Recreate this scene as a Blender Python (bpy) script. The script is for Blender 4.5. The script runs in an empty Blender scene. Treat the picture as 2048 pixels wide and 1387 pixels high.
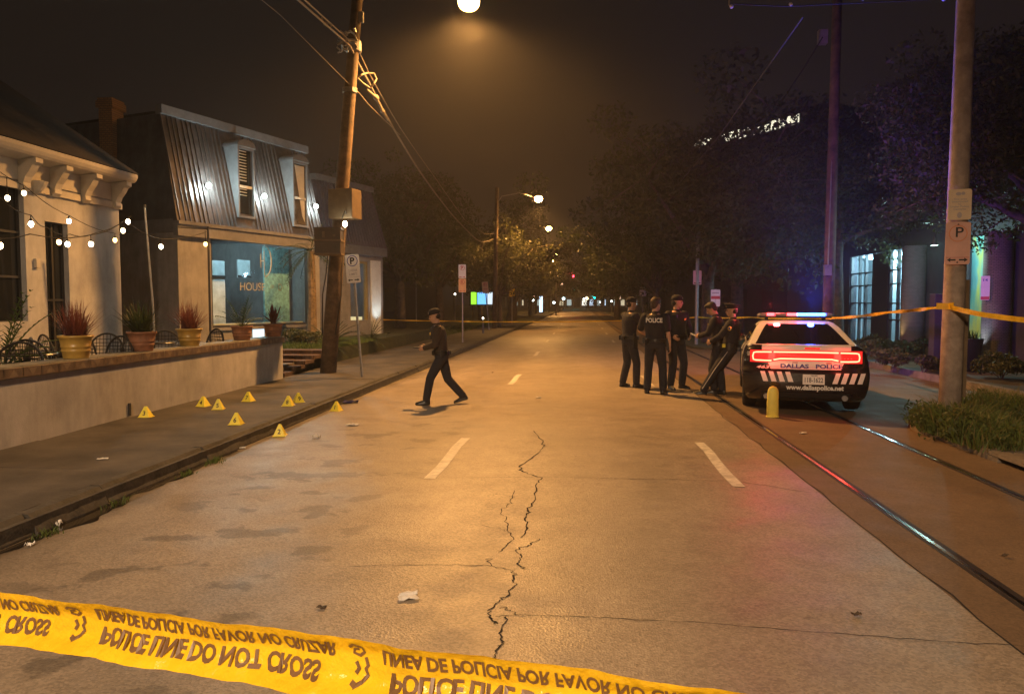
import bpy, bmesh, math, random
import numpy as np
from mathutils import Vector, Matrix, Euler
random.seed(7); np.random.seed(7)
R = math.radians
sc = bpy.context.scene
COL = sc.collection
# ------------------------------------------------------------------ camera
F_PX, W_PX, H_PX = 1500.0, 2048.0, 1387.0
CAM = Vector((0, 0, 1.72)); PITCH = math.atan(88.5 / F_PX); YAW = math.atan(136 / F_PX)
cam = bpy.data.cameras.new('camera'); cam.lens = 36 * F_PX / W_PX; cam.sensor_width = 36
cam.clip_start = 0.05; cam.clip_end = 1500
camo = bpy.data.objects.new('camera', cam); COL.objects.link(camo)
camo.location = CAM; camo.rotation_euler = (math.pi / 2 - PITCH, 0, YAW); sc.camera = camo
# ------------------------------------------------------------------ night sky
w = bpy.data.worlds.new('World'); sc.world = w; w.use_nodes = True
nt = w.node_tree; bg = nt.nodes['Background']
sky = nt.nodes.new('ShaderNodeTexSky'); sky.sky_type = 'NISHITA'; sky.sun_disc = False
sky.sun_elevation = R(-4); sky.sun_rotation = R(200)
glow = nt.nodes.new('ShaderNodeMixRGB'); glow.blend_type = 'ADD'; glow.inputs[0].default_value = 1
glow.inputs[2].default_value = (0.009, 0.006, 0.0045, 1)     # city skyglow on a clouded night
dim = nt.nodes.new('ShaderNodeMixRGB'); dim.blend_type = 'MULTIPLY'; dim.inputs[0].default_value = 1
dim.inputs[2].default_value = (0.01, 0.01, 0.01, 1)
nt.links.new(sky.outputs[0], dim.inputs[1]); nt.links.new(dim.outputs[0], glow.inputs[1]); nt.links.new(glow.outputs[0], bg.inputs[0])
bg.inputs[1].default_value = 1.0
sc.view_settings.view_transform = 'Standard'; sc.view_settings.look = 'None'
sc.view_settings.exposure = 0.32; sc.view_settings.gamma = 1; sc.view_settings.use_curve_mapping = False
sc.render.engine = 'CYCLES'
cy = sc.cycles
cy.use_denoising = True
try: cy.denoiser = 'OPENIMAGEDENOISE'
except Exception: pass
cy.max_bounces = 6; cy.diffuse_bounces = 2; cy.glossy_bounces = 3; cy.transmission_bounces = 4; cy.transparent_max_bounces = 12
cy.volume_bounces = 0; cy.caustics_reflective = False; cy.caustics_refractive = False
cy.sample_clamp_indirect = 2.0; cy.sample_clamp_direct = 0.0
cy.use_light_tree = True
HAZE_DENSITY = 0.0015
LAMP_W = 5500.0                      # sodium street lamps
SODIUM = (1.0, 0.46, 0.12)
WARM = (1.0, 0.69, 0.43)               # the warm-white lamp of the row behind the tape
# ------------------------------------------------------------------ pixel -> world
RM = Euler((math.pi / 2 - PITCH, 0, YAW)).to_matrix()
def ray(px, py):
    return RM @ Vector(((px - W_PX / 2) / F_PX, -(py - H_PX / 2) / F_PX, -1.0))
def D(px, py, d): return CAM + ray(px, py) * d                 # at depth d along the camera axis
def gz(x): return -0.02 * max(0.0, abs(x) - 0.3)               # crowned carriageway
def G(px, py, z=None, dz=0.0):                                  # on the ground
    r = ray(px, py); h = 0.0 if z is None else z
    for _ in range(6):
        t = (h - CAM.z) / r.z; p = CAM + r * t
        if z is None: h = gz(p.x) + dz
    return CAM + r * ((h - CAM.z) / r.z)
def AX(px, py, x): r = ray(px, py); return CAM + r * ((x - CAM.x) / r.x)
def AY(px, py, y): r = ray(px, py); return CAM + r * ((y - CAM.y) / r.y)
# ------------------------------------------------------------------ materials
MATS = {}
def M(name, col=(.5, .5, .5), rough=.7, metal=0., var=.18, scale=6., bump=0., bscale=40., spec=.5, coat=0., emit=None, es=0., alpha=None, trans=0.):
    if name in MATS: return MATS[name]
    m = bpy.data.materials.new(name); m.use_nodes = True; n = m.node_tree.nodes; l = m.node_tree.links
    b = n['Principled BSDF']; b.inputs['Roughness'].default_value = rough; b.inputs['Metallic'].default_value = metal
    b.inputs['Specular IOR Level'].default_value = spec; b.inputs['Coat Weight'].default_value = coat
    tc = n.new('ShaderNodeTexCoord')
    if var > 0:
        no = n.new('ShaderNodeTexNoise'); no.inputs['Scale'].default_value = scale; no.inputs['Detail'].default_value = 5; no.inputs['Roughness'].default_value = .65
        l.new(tc.outputs['Object'], no.inputs['Vector'])
        mr = n.new('ShaderNodeMapRange'); mr.inputs[1].default_value = .25; mr.inputs[2].default_value = .75
        mr.inputs[3].default_value = 1 - var * 1.6; mr.inputs[4].default_value = 1 + var
        l.new(no.outputs[0], mr.inputs[0])
        mx = n.new('ShaderNodeMixRGB'); mx.blend_type = 'MULTIPLY'; mx.inputs[0].default_value = 1
        mx.inputs[1].default_value = (*col, 1); l.new(mr.outputs[0], mx.inputs[2]); l.new(mx.outputs[0], b.inputs['Base Color'])
        mr2 = n.new('ShaderNodeMapRange'); mr2.inputs[3].default_value = max(0, rough - .12); mr2.inputs[4].default_value = min(1, rough + .12)
        l.new(no.outputs[0], mr2.inputs[0]); l.new(mr2.outputs[0], b.inputs['Roughness'])
    else:
        b.inputs['Base Color'].default_value = (*col, 1)
    if bump > 0:
        n2 = n.new('ShaderNodeTexNoise'); n2.inputs['Scale'].default_value = bscale; n2.inputs['Detail'].default_value = 4
        l.new(tc.outputs['Object'], n2.inputs['Vector'])
        bp = n.new('ShaderNodeBump'); bp.inputs['Strength'].default_value = bump; bp.inputs['Distance'].default_value = .01
        l.new(n2.outputs[0], bp.inputs['Height']); l.new(bp.outputs[0], b.inputs['Normal'])
    if emit:
        b.inputs['Emission Color'].default_value = (*emit, 1); b.inputs['Emission Strength'].default_value = es
    if trans > 0: b.inputs['Transmission Weight'].default_value = trans
    MATS[name] = m; return m
def EM(name, col, s):
    if name in MATS: return MATS[name]
    m = bpy.data.materials.new(name); m.use_nodes = True; n = m.node_tree.nodes
    b = n['Principled BSDF']; b.inputs['Base Color'].default_value = (*[min(1, c) * .6 for c in col], 1)
    b.inputs['Emission Color'].default_value = (*col, 1); b.inputs['Emission Strength'].default_value = s; b.inputs['Roughness'].default_value = .3
    MATS[name] = m; return m
def GLASS(name, tint=(.9, .95, .95), refl=.08):
    if name in MATS: return MATS[name]
    m = bpy.data.materials.new(name); m.use_nodes = True; n = m.node_tree.nodes; l = m.node_tree.links
    n.remove(n['Principled BSDF']); out = n['Material Output']
    t = n.new('ShaderNodeBsdfTransparent'); t.inputs[0].default_value = (*tint, 1)
    g = n.new('ShaderNodeBsdfGlossy'); g.inputs['Roughness'].default_value = .03
    lw = n.new('ShaderNodeLayerWeight'); lw.inputs[0].default_value = .5
    pw = n.new('ShaderNodeMath'); pw.operation = 'POWER'; pw.inputs[1].default_value = 4
    mm = n.new('ShaderNodeMath'); mm.operation = 'MULTIPLY_ADD'; mm.inputs[1].default_value = .6; mm.inputs[2].default_value = refl
    l.new(lw.outputs['Facing'], pw.inputs[0]); l.new(pw.outputs[0], mm.inputs[0]); mx = n.new('ShaderNodeMixShader')
    l.new(mm.outputs[0], mx.inputs[0]); l.new(t.outputs[0], mx.inputs[1]); l.new(g.outputs[0], mx.inputs[2]); l.new(mx.outputs[0], out.inputs[0])
    MATS[name] = m; return m
def LEAF(name, col, rough=.55):
    if name in MATS: return MATS[name]
    m = M(name, col, rough, var=.35, scale=1.3, spec=.3)
    n = m.node_tree.nodes; l = m.node_tree.links; b = n['Principled BSDF']; out = n['Material Output']
    tr = n.new('ShaderNodeBsdfTranslucent'); tr.inputs[0].default_value = (col[0] * 1.3, col[1] * 1.4, col[2], 1)
    mx = n.new('ShaderNodeMixShader'); mx.inputs[0].default_value = .3
    l.new(b.outputs[0], mx.inputs[1]); l.new(tr.outputs[0], mx.inputs[2]); l.new(mx.outputs[0], out.inputs[0]); return m
# ------------------------------------------------------------------ object helpers
def tag(o, label=None, cat=None, group=None, kind=None):
    if label: o['label'] = label
    if cat: o['category'] = cat
    if group: o['group'] = group
    if kind: o['kind'] = kind
    return o
def empty(name, loc=(0, 0, 0), rz=0., label=None, cat=None, group=None):
    o = bpy.data.objects.new(name, None); COL.objects.link(o); o.location = loc; o.rotation_euler = (0, 0, rz)
    o.empty_display_size = .1
    return tag(o, label, cat, group)
def link(name, me, parent=None, loc=None, rot=None):
    o = bpy.data.objects.new(name, me); COL.objects.link(o)
    if parent: o.parent = parent
    if loc is not None: o.location = loc
    if rot is not None: o.rotation_euler = rot
    return o
def copy_tree(o, parent=None):
    c = o.copy(); COL.objects.link(c); c.parent = parent
    for ch in o.children: copy_tree(ch, c)
    return c
class MB:
    def __init__(s): s.v = []; s.f = []; s.mi = []; s.m = 0
    def add(s, vs, fs):
        k = len(s.v); s.v += [tuple(p) for p in vs]
        for f in fs: s.f.append(tuple(i + k for i in f)); s.mi.append(s.m)
        return s
    def box(s, c, d, rz=0., mat=None):
        hx, hy, hz = d[0] / 2, d[1] / 2, d[2] / 2
        vs = [Vector((x, y, z)) for x in (-hx, hx) for y in (-hy, hy) for z in (-hz, hz)]
        if mat is not None: vs = [mat @ p for p in vs]
        elif rz:
            r = Matrix.Rotation(rz, 3, 'Z'); vs = [r @ p for p in vs]
        vs = [p + Vector(c) for p in vs]
        return s.add(vs, [(0, 1, 3, 2), (4, 6, 7, 5), (0, 4, 5, 1), (2, 3, 7, 6), (0, 2, 6, 4), (1, 5, 7, 3)])
    def bb(s, a, b):   # box by two corners
        return s.box([(a[i] + b[i]) / 2 for i in range(3)], [abs(b[i] - a[i]) for i in range(3)])
    def tube(s, pts, r, n=8, cap=True, closed=False):
        pts = [Vector(p) for p in pts]; k = len(pts)
        rs = list(r) if isinstance(r, (list, tuple)) else [r] * k
        rings = []; up = None
        for i, p in enumerate(pts):
            if closed: t = pts[(i + 1) % k] - pts[i - 1]
            else: t = pts[min(i + 1, k - 1)] - pts[max(i - 1, 0)]
            t = t.normalized() if t.length > 1e-9 else Vector((0, 0, 1))
            if up is None: up = Vector((0, 0, 1)) if abs(t.z) < .9 else Vector((1, 0, 0))
            a = (up - t * up.dot(t)).normalized(); b = t.cross(a); up = a
            rings.append([p + (a * math.cos(q) + b * math.sin(q)) * rs[i] for q in [2 * math.pi * j / n for j in range(n)]])
        return s.loft(rings, cap, closed)
    def loft(s, rings, cap=True, closed=False):
        n = len(rings[0]); vs = [p for r in rings for p in r]; fs = []
        m = len(rings)
        for i in range(m if closed else m - 1):
            a, b = i * n, ((i + 1) % m) * n
            for j in range(n): fs.append((a + j, a + (j + 1) % n, b + (j + 1) % n, b + j))
        if cap and not closed:
            fs.append(tuple(range(n - 1, -1, -1))); fs.append(tuple(range((m - 1) * n, m * n)))
        return s.add(vs, fs)
    def lathe(s, prof, c=(0, 0, 0), n=20, cap=True):
        return s.loft([[Vector(c) + Vector((r * math.cos(2 * math.pi * j / n), r * math.sin(2 * math.pi * j / n), z)) for j in range(n)] for r, z in prof], cap)
    def prism(s, poly, z0, z1):   # xy polygon extruded in z
        k = len(poly); vs = [(x, y, z0) for x, y in poly] + [(x, y, z1) for x, y in poly]
        return s.add(vs, [tuple(range(k - 1, -1, -1)), tuple(range(k, 2 * k))] + [(i, (i + 1) % k, k + (i + 1) % k, k + i) for i in range(k)])
    def grid(s, f, nu, nv):       # f(u,v), u,v in 0..1
        vs = [f(i / nu, j / nv) for i in range(nu + 1) for j in range(nv + 1)]
        return s.add(vs, [(i * (nv + 1) + j, (i + 1) * (nv + 1) + j, (i + 1) * (nv + 1) + j + 1, i * (nv + 1) + j + 1) for i in range(nu) for j in range(nv)])
    def ell(s, c, r, n=10, k=7, mat=None):
        c = Vector(c); rings = []
        for i in range(k + 1):
            a = math.pi * i / k; rr = max(math.sin(a), .02)
            ring = [Vector((r[0] * rr * math.cos(2 * math.pi * j / n), r[1] * rr * math.sin(2 * math.pi * j / n), -r[2] * math.cos(a))) for j in range(n)]
            if mat is not None: ring = [mat @ p for p in ring]
            rings.append([c + p for p in ring])
        return s.loft(rings)
    def mesh(s, name, mats, smooth=False):
        me = bpy.data.meshes.new(name); me.from_pydata(s.v, [], s.f)
        for m in (mats if isinstance(mats, (list, tuple)) else [mats]): me.materials.append(m)
        if any(s.mi): me.polygons.foreach_set('material_index', s.mi)
        if smooth: me.polygons.foreach_set('use_smooth', [True] * len(me.polygons))
        me.update(); return me
    def build(s, name, mats, parent=None, smooth=False, loc=None, rot=None, bevel=0., fixn=False):
        me = s.mesh(name, mats, smooth)
        if fixn or bevel:
            bm = bmesh.new(); bm.from_mesh(me); bmesh.ops.recalc_face_normals(bm, faces=bm.faces)
            if bevel: bmesh.ops.bevel(bm, geom=[e for e in bm.edges if len(e.link_faces) == 2 and e.calc_face_angle(0) > .6], offset=bevel, segments=2, affect='EDGES', profile=.6)
            bm.to_mesh(me); bm.free()
        return link(name, me, parent, loc, rot)
def arc(c, r, a0, a1, n): return [(c[0] + r * math.cos(a0 + (a1 - a0) * i / n), c[1] + r * math.sin(a0 + (a1 - a0) * i / n)) for i in range(n + 1)]
def text2d(s, size=1., bold=0., spacing=1., shear=0., align='CENTER'):
    """built-in font -> flat verts (x,y) and faces"""
    cu = bpy.data.curves.new('t', 'FONT'); cu.body = s; cu.size = size; cu.align_x = align; cu.align_y = 'CENTER'
    cu.offset = bold; cu.space_character = spacing; cu.shear = shear; cu.resolution_u = 3; cu.fill_mode = 'FRONT'
    o = bpy.data.objects.new('t', cu); COL.objects.link(o); dg = bpy.context.evaluated_depsgraph_get(); dg.update()
    me = bpy.data.meshes.new_from_object(o.evaluated_get(dg))
    vs = [(v.co.x, v.co.y) for v in me.vertices]; fs = [tuple(p.vertices) for p in me.polygons]
    bpy.data.objects.remove(o); bpy.data.curves.remove(cu); bpy.data.meshes.remove(me)
    return vs, fs
def text_to(mb, s, fn, size=1., width=None, bold=0., spacing=1., shear=0., align='CENTER'):
    vs, fs = text2d(s, size, bold * size, spacing, shear, align)
    if not vs: return
    if width:
        x0 = min(v[0] for v in vs); x1 = max(v[0] for v in vs); k = width / (x1 - x0); mid = (x0 + x1) / 2
        vs = [((x - mid) * k, y) for x, y in vs]
    mb.add([fn(x, y) for x, y in vs], fs)
def light(name, kind, loc, power, col, radius=.05, parent=None, **kw):
    d = bpy.data.lights.new(name, kind); d.energy = power; d.color = col
    if kind in ('POINT', 'SPOT'): d.shadow_soft_size = radius
    for k, v in kw.items(): setattr(d, k, v)
    o = bpy.data.objects.new(name, d); COL.objects.link(o); o.location = loc
    if parent: o.parent = parent
    return o
# ================================================================== GROUND
def road_mat(name, base, stain=True, agg=.5, r0=.38, r1=.58):
    m = bpy.data.materials.new(name); m.use_nodes = True; n = m.node_tree.nodes; l = m.node_tree.links; b = n['Principled BSDF']
    tc = n.new('ShaderNodeTexCoord')
    def noise(scale, detail=5, rough=.6, vec=None):
        x = n.new('ShaderNodeTexNoise'); x.inputs['Scale'].default_value = scale; x.inputs['Detail'].default_value = detail; x.inputs['Roughness'].default_value = rough
        l.new(vec or tc.outputs['Object'], x.inputs['Vector']); return x.outputs[0]
    def ramp(v, a, bb, lo, hi):
        x = n.new('ShaderNodeMapRange'); x.inputs[1].default_value = a; x.inputs[2].default_value = bb; x.inputs[3].default_value = lo; x.inputs[4].default_value = hi
        l.new(v, x.inputs[0]); return x.outputs[0]
    def mul(a, c):
        x = n.new('ShaderNodeMath'); x.operation = 'MULTIPLY'; l.new(a, x.inputs[0]); l.new(c, x.inputs[1]); return x.outputs[0]
    fac = mul(ramp(noise(.45, 6), .3, .7, .82, 1.12), ramp(noise(3.2, 6, .7), .3, .7, .86, 1.1))
    spk = n.new('ShaderNodeTexVoronoi'); spk.inputs['Scale'].default_value = 75; l.new(tc.outputs['Object'], spk.inputs['Vector'])
    sep0 = n.new('ShaderNodeSeparateColor'); l.new(spk.outputs['Color'], sep0.inputs[0])
    fac = mul(fac, ramp(sep0.outputs[0], 0, 1, 1 - agg * .55, 1 + agg * .6))
    spot = noise(9, 3, .5); fac = mul(fac, ramp(spot, .70, .74, 1, .72))       # small dark spots
    sep = n.new('ShaderNodeSeparateXYZ'); l.new(tc.outputs['Object'], sep.inputs[0])
    # worn wheel tracks: faint long bands
    wv = n.new('ShaderNodeMath'); wv.operation = 'SINE'
    k = n.new('ShaderNodeMath'); k.operation = 'MULTIPLY_ADD'; k.inputs[1].default_value = 4.2; k.inputs[2].default_value = .6
    l.new(sep.outputs[0], k.inputs[0]); l.new(k.outputs[0], wv.inputs[0]); fac = mul(fac, ramp(wv.outputs[0], -1, 1, .93, 1.04))
    if stain:
        mp = n.new('ShaderNodeMapping'); mp.inputs['Scale'].default_value = (1.0, 1.35, 1); mp.inputs['Location'].default_value = (.3, 1.9, 0); l.new(tc.outputs['Object'], mp.inputs[0])
        st = ramp(noise(1.9, 4, .55, mp.outputs[0]), .565, .6, 0, 1)
        mx_ = ramp(sep.outputs[0], -3.9, -3.2, 0, 1); mx2 = ramp(sep.outputs[0], -1.9, -1.2, 1, 0); my = ramp(sep.outputs[1], 10.5, 13, 1, 0)
        st = mul(mul(st, mx_), mul(mx2, my))
        iv = n.new('ShaderNodeMath'); iv.operation = 'MULTIPLY_ADD'; iv.inputs[1].default_value = -.42; iv.inputs[2].default_value = 1; l.new(st, iv.inputs[0])
        fac = mul(fac, iv.outputs[0])
        gut = ramp(sep.outputs[0], -4.15, -3.6, .42, 1); gn = ramp(noise(.9, 5), .35, .65, 0, .35)
        ga = n.new('ShaderNodeMath'); ga.operation = 'ADD'; ga.use_clamp = True; l.new(gut, ga.inputs[0]); l.new(gn, ga.inputs[1]); fac = mul(fac, ga.outputs[0])
    mx = n.new('ShaderNodeMixRGB'); mx.blend_type = 'MULTIPLY'; mx.inputs[0].default_value = 1; mx.inputs[1].default_value = (*base, 1)
    l.new(fac, mx.inputs[2]); l.new(mx.outputs[0], b.inputs['Base Color'])
    l.new(ramp(noise(2.2, 4), .3, .7, r0, r1), b.inputs['Roughness'])
    ad = n.new('ShaderNodeMath'); ad.operation = 'ADD'; l.new(noise(60, 3), ad.inputs[0]); l.new(spk.outputs['Distance'], ad.inputs[1])
    bp = n.new('ShaderNodeBump'); bp.inputs['Strength'].default_value = .35; bp.inputs['Distance'].default_value = .005
    l.new(ad.outputs[0], bp.inputs['Height']); l.new(bp.outputs[0], b.inputs['Normal']); MATS[name] = m; return m
m_road = road_mat('road_concrete', (.285, .235, .18), True, .45); m_track = road_mat('track_asphalt', (.15, .10, .058), False, .35, .6, .8)
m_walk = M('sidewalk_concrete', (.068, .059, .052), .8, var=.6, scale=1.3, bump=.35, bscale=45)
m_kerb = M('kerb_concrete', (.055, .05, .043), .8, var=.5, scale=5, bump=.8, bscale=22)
m_soil = M('soil', (.05, .04, .03), .95, var=.4, scale=2, bump=.5, bscale=12)
m_paint = M('worn_white_paint', (.62, .58, .5), .55, var=.28, scale=9, bump=.2, bscale=60)
m_steel = M('rail_steel', (.55, .5, .47), .17, 1.0, var=.25, scale=3)
m_rust = M('rail_groove', (.022, .018, .017), .6, var=.3, scale=6)
m_black = M('crack_black', (.012, .01, .009), .95, var=.3, scale=30)
m_lawn = M('lawn_soil', (.045, .05, .022), .95, var=.4, scale=3, bump=.6, bscale=30)
XL, XT, XR = -4.18, 2.22, 4.72          # left kerb, track slab edge, right kerb
WZ = .085                               # left sidewalk level
tag(MB().bb((-500, -60, -1.2), (500, 700, -.35)).build('ground', m_soil), kind='structure')
def strip(name, x0, x1, y0, y1, mat, dz=0., nx=12, ny=40):
    mb = MB()
    def f(u, v):
        x = x0 + (x1 - x0) * u; y = y0 + (y1 - y0) * v ** 1.6; return (x, y, gz(x) + dz)
    mb.grid(f, nx, ny)
    return tag(mb.build(name, mat, smooth=True), kind='structure')
road = strip('road', XL - .05, XT, -30, 330, m_road)
trackway = strip('tram_trackway', XT - .0, 8.6, -30, 330, m_track, dz=-.004)
# --- lane paint
def dash(px, w, y0, y1):
    mb = MB(); x = px
    mb.grid(lambda u, v: (x - w / 2 + w * u + .012 * math.sin(9 * v + x), y0 + (y1 - y0) * v, gz(x) + .004), 2, 4)
    return mb.build('lane_dash', m_paint, road)
for x in (-1.47, 1.5):
    base = 7.25 if x < 0 else 7.2
    for k in range(-1, 11): dash(x, .115, base + 8.6 * k, base + 8.6 * k + 2.25)
# --- cracks: the traced course of the long crack and of the transverse joints
def crack(pix, wid, jit=.012, n=6, parent=road):
    pts = [G(*p) for p in pix]; P = []; rnd = random.Random(len(pix) * 31 + int(pix[0][0]))
    for a, b in zip(pts[:-1], pts[1:]):
        for k in range(n):
            q = a.lerp(b, k / n)
            if k: q += Vector((rnd.gauss(0, jit), rnd.gauss(0, jit), 0))
            P.append(q)
    P.append(pts[-1]); L = []; Rr = []
    for i, p in enumerate(P):
        t = (P[min(i + 1, len(P) - 1)] - P[max(i - 1, 0)]); t.z = 0; t.normalize(); nn = Vector((-t.y, t.x, 0))
        ww = wid * 1.1 * (.35 + rnd.random()) * (.3 if i in (0, len(P) - 1) else 1)
        for lst, s in ((L, 1), (Rr, -1)):
            q = p + nn * s * ww / 2; lst.append((q.x, q.y, gz(q.x) + .003))
    k = len(P); mb = MB(); mb.add(L + Rr, [(i, i + 1, k + i + 1, k + i) for i in range(k - 1)]); mb.build('crack', m_black, parent)
crack([(1067, 860), (1086, 885), (1080, 903), (1040, 931), (1046, 943), (1085, 955), (1071, 972), (1068, 1003), (1056, 1023), (1049, 1037), (1053, 1059), (1046, 1076)], .014)
crack([(1079, 1077), (1057, 1090), (1032, 1099), (1044, 1112), (1034, 1126), (1053, 1138)], .01)
crack([(1031, 1139), (1027, 1165), (1018, 1190), (992, 1206), (975, 1226), (986, 1242), (996, 1248)], .011)
crack([(1012, 1232), (1003, 1262), (1003, 1285), (989, 1308), (980, 1345), (970, 1386)], .011)
crack([(1029, 980), (1020, 1003), (1003, 1020), (1012, 1040), (1014, 1060), (1028, 1078), (1010, 1094), (999, 1104)], .007)
crack([(975, 990), (1001, 988), (1030, 995)], .004); crack([(940, 1048), (1000, 1056), (1010, 1062)], .003)
crack([(1003, 1212), (1020, 1220), (1037, 1229)], .006); crack([(990, 1232), (1037, 1229), (1160, 1233), (1240, 1236), (1420, 1246), (1560, 1258), (1700, 1268), (1850, 1280), (2048, 1292)], .006, .006)
crack([(690, 1133), (760, 1131), (880, 1129), (980, 1131), (1028, 1142)], .006, .008)
crack([(930, 955), (1030, 954), (1085, 954)], .006); crack([(1085, 954), (1240, 957), (1460, 961), (1625, 985)], .006)
crack([(976, 1133), (986, 1117), (972, 1119)], .006)
for y in (13.2, 19.4, 27, 36):
    crack([(0, 0), (0, 0)], .01) if False else None
# --- expansion joint between road and track slab
mbj = MB(); rnd = random.Random(5); P = [(XT + rnd.gauss(0, .012), -2 + .35 * i) for i in range(150)]
mbj.add([(x - .006, y, gz(x) + .003) for x, y in P] + [(x + .006, y, gz(x) + .003) for x, y in P], [(i, i + 1, 150 + i + 1, 150 + i) for i in range(149)])
mbj.build('expansion_joint', m_black, trackway)
# --- tram rails: steel head beside a dark flangeway
def rail(x, lab, outer):
    r = empty('tram_rail', (x, 0, gz(x)), 0, lab, 'rail')
    MB().bb((-.016, -6, -.05), (.016, 140, .003)).build('rail_head', m_steel, r)
    MB().bb((.016, -6, -.05), (.062, 140, .0015)).build('flangeway', m_rust, r)
    MB().bb((-.05, -6, -.05), (-.016, 140, .001)).build('sealant_strip', m_rust, r)
rail(2.60, 'dark grooved steel tram rail set in the slab along the driving lanes', 0)
rail(4.07, 'dark grooved steel tram rail running past the weedy verge', 1)
# --- left kerb: cast stones with open joints
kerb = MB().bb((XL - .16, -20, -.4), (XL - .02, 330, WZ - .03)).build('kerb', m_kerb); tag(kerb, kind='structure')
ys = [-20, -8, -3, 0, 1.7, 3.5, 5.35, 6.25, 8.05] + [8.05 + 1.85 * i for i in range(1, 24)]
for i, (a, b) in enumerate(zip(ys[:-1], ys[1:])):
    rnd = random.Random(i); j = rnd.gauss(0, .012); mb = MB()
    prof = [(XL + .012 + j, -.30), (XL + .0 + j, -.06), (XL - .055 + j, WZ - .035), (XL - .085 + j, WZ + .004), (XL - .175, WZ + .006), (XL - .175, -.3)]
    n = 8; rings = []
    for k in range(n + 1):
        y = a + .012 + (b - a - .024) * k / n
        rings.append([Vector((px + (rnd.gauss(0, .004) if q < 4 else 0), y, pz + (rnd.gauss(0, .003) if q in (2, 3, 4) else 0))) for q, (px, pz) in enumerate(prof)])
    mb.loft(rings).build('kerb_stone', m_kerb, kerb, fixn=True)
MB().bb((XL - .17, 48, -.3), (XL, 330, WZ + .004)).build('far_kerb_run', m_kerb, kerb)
# --- left sidewalk slabs
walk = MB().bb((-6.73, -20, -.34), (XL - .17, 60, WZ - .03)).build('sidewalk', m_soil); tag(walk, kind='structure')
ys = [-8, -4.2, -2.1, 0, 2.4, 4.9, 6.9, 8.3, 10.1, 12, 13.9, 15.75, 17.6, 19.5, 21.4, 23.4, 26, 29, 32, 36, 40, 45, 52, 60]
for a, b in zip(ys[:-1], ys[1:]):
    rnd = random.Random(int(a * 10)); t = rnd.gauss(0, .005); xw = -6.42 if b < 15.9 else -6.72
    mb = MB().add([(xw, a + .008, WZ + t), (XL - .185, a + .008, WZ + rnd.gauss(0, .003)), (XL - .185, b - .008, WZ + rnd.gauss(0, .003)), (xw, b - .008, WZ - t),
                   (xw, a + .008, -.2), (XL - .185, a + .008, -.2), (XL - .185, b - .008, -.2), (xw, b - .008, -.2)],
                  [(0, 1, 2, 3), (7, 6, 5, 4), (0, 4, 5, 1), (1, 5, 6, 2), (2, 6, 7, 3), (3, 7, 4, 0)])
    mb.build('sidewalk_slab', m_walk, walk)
# --- wet gutter
m_water = M('gutter_water', (.014, .012, .01), .04, var=0, spec=.6)
def blob(name, pix, mat, dz, parent=None, jit=0.):
    pts = [G(*p) for p in pix]; mb = MB(); mb.add([(p.x, p.y, gz(p.x) + dz) for p in pts], [tuple(range(len(pts)))]); return mb.build(name, mat, parent)
pw_ = [(4.0 + .05 * q, (.17 + .09 * math.sin(q * .21) + .045 * math.sin(q * .57 + 1) + .02 * math.sin(q * 1.3)) * (1 - .008 * q)) for q in range(95)]
mbp = MB(); k = len(pw_)
mbp.add([(XL + .008, y, gz(XL) + .005) for y, _ in pw_] + [(XL + .008 + w_, y, gz(XL + w_) + .0045) for y, w_ in pw_], [(i, k + i, k + i + 1, i + 1) for i in range(k - 1)])
tag(mbp.build('puddle', m_water), 'dark puddle of gutter water along the kerb', 'puddle', kind='structure')
# --- right verge with weeds, storm drain inlet, parking bay, sidewalk
VZ = .0
verge = empty('verge', (0, 0, 0)); verge['kind'] = 'structure'
poly = [(XR + .02, -20), (XR, -20)]
vp = [(XR + .22, -20), (30, -20), (30, 12.2)] + arc((XR + 1.5, 10.9), 1.28, math.pi / 2, math.pi, 8) + [(XR + .92, 9.1), (XR + .92, 6.65), (XR + .22, 6.65)]
MB().prism(vp, -.34, VZ).build('verge_soil', m_lawn, verge)
out = [(12, 12.42)] + arc((XR + 1.5, 10.9), 1.5, math.pi / 2, math.pi, 10) + [(XR, 9.1)]
inn = [(12, 12.2)] + arc((XR + 1.5, 10.9), 1.27, math.pi / 2, math.pi, 10) + [(XR + .215, 9.1)]
def kerbrun(o, i, z, name='verge_kerb'):
    k = len(o); mb = MB(); mb.add([(x, y, -.34) for x, y in o] + [(x, y, z) for x, y in o] + [(x, y, z + .005) for x, y in i] + [(x, y, -.34) for x, y in i],
        [(a * k + q, a * k + q + 1, ((a + 1) % 4) * k + q + 1, ((a + 1) % 4) * k + q) for a in range(4) for q in range(k - 1)] + [(0, k, 2 * k, 3 * k), (k - 1, 4 * k - 1, 3 * k - 1, 2 * k - 1)])
    return mb.build(name, m_kerbR, verge, fixn=True)
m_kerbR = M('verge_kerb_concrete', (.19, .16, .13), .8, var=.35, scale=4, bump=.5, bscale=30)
kerbrun(out, inn, VZ + .01)
kerbrun([(XR, 6.65), (XR, -20)], [(XR + .215, 6.65), (XR + .215, -20)], VZ + .01)
inlet = empty('storm_drain_inlet', (XR, 7.85, 0), 0, 'dark storm drain opening in the kerb below the weeds', 'drain')
MB().bb((.0, -1.2, VZ - .03), (.9, 1.25, VZ + .012)).build('cover_slab', m_kerbR, inlet)
MB().bb((.85, -1.2, -.6), (.9, 1.25, VZ - .035)).build('back_wall', m_black, inlet)
MB().bb((.005, 1.03, -.34), (.3, 1.25, VZ - .035)).build('end_block', m_kerbR, inlet)
MB().bb((.005, -1.2, -.34), (.3, -1.0, VZ - .035)).build('end_block', m_kerbR, inlet)
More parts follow.
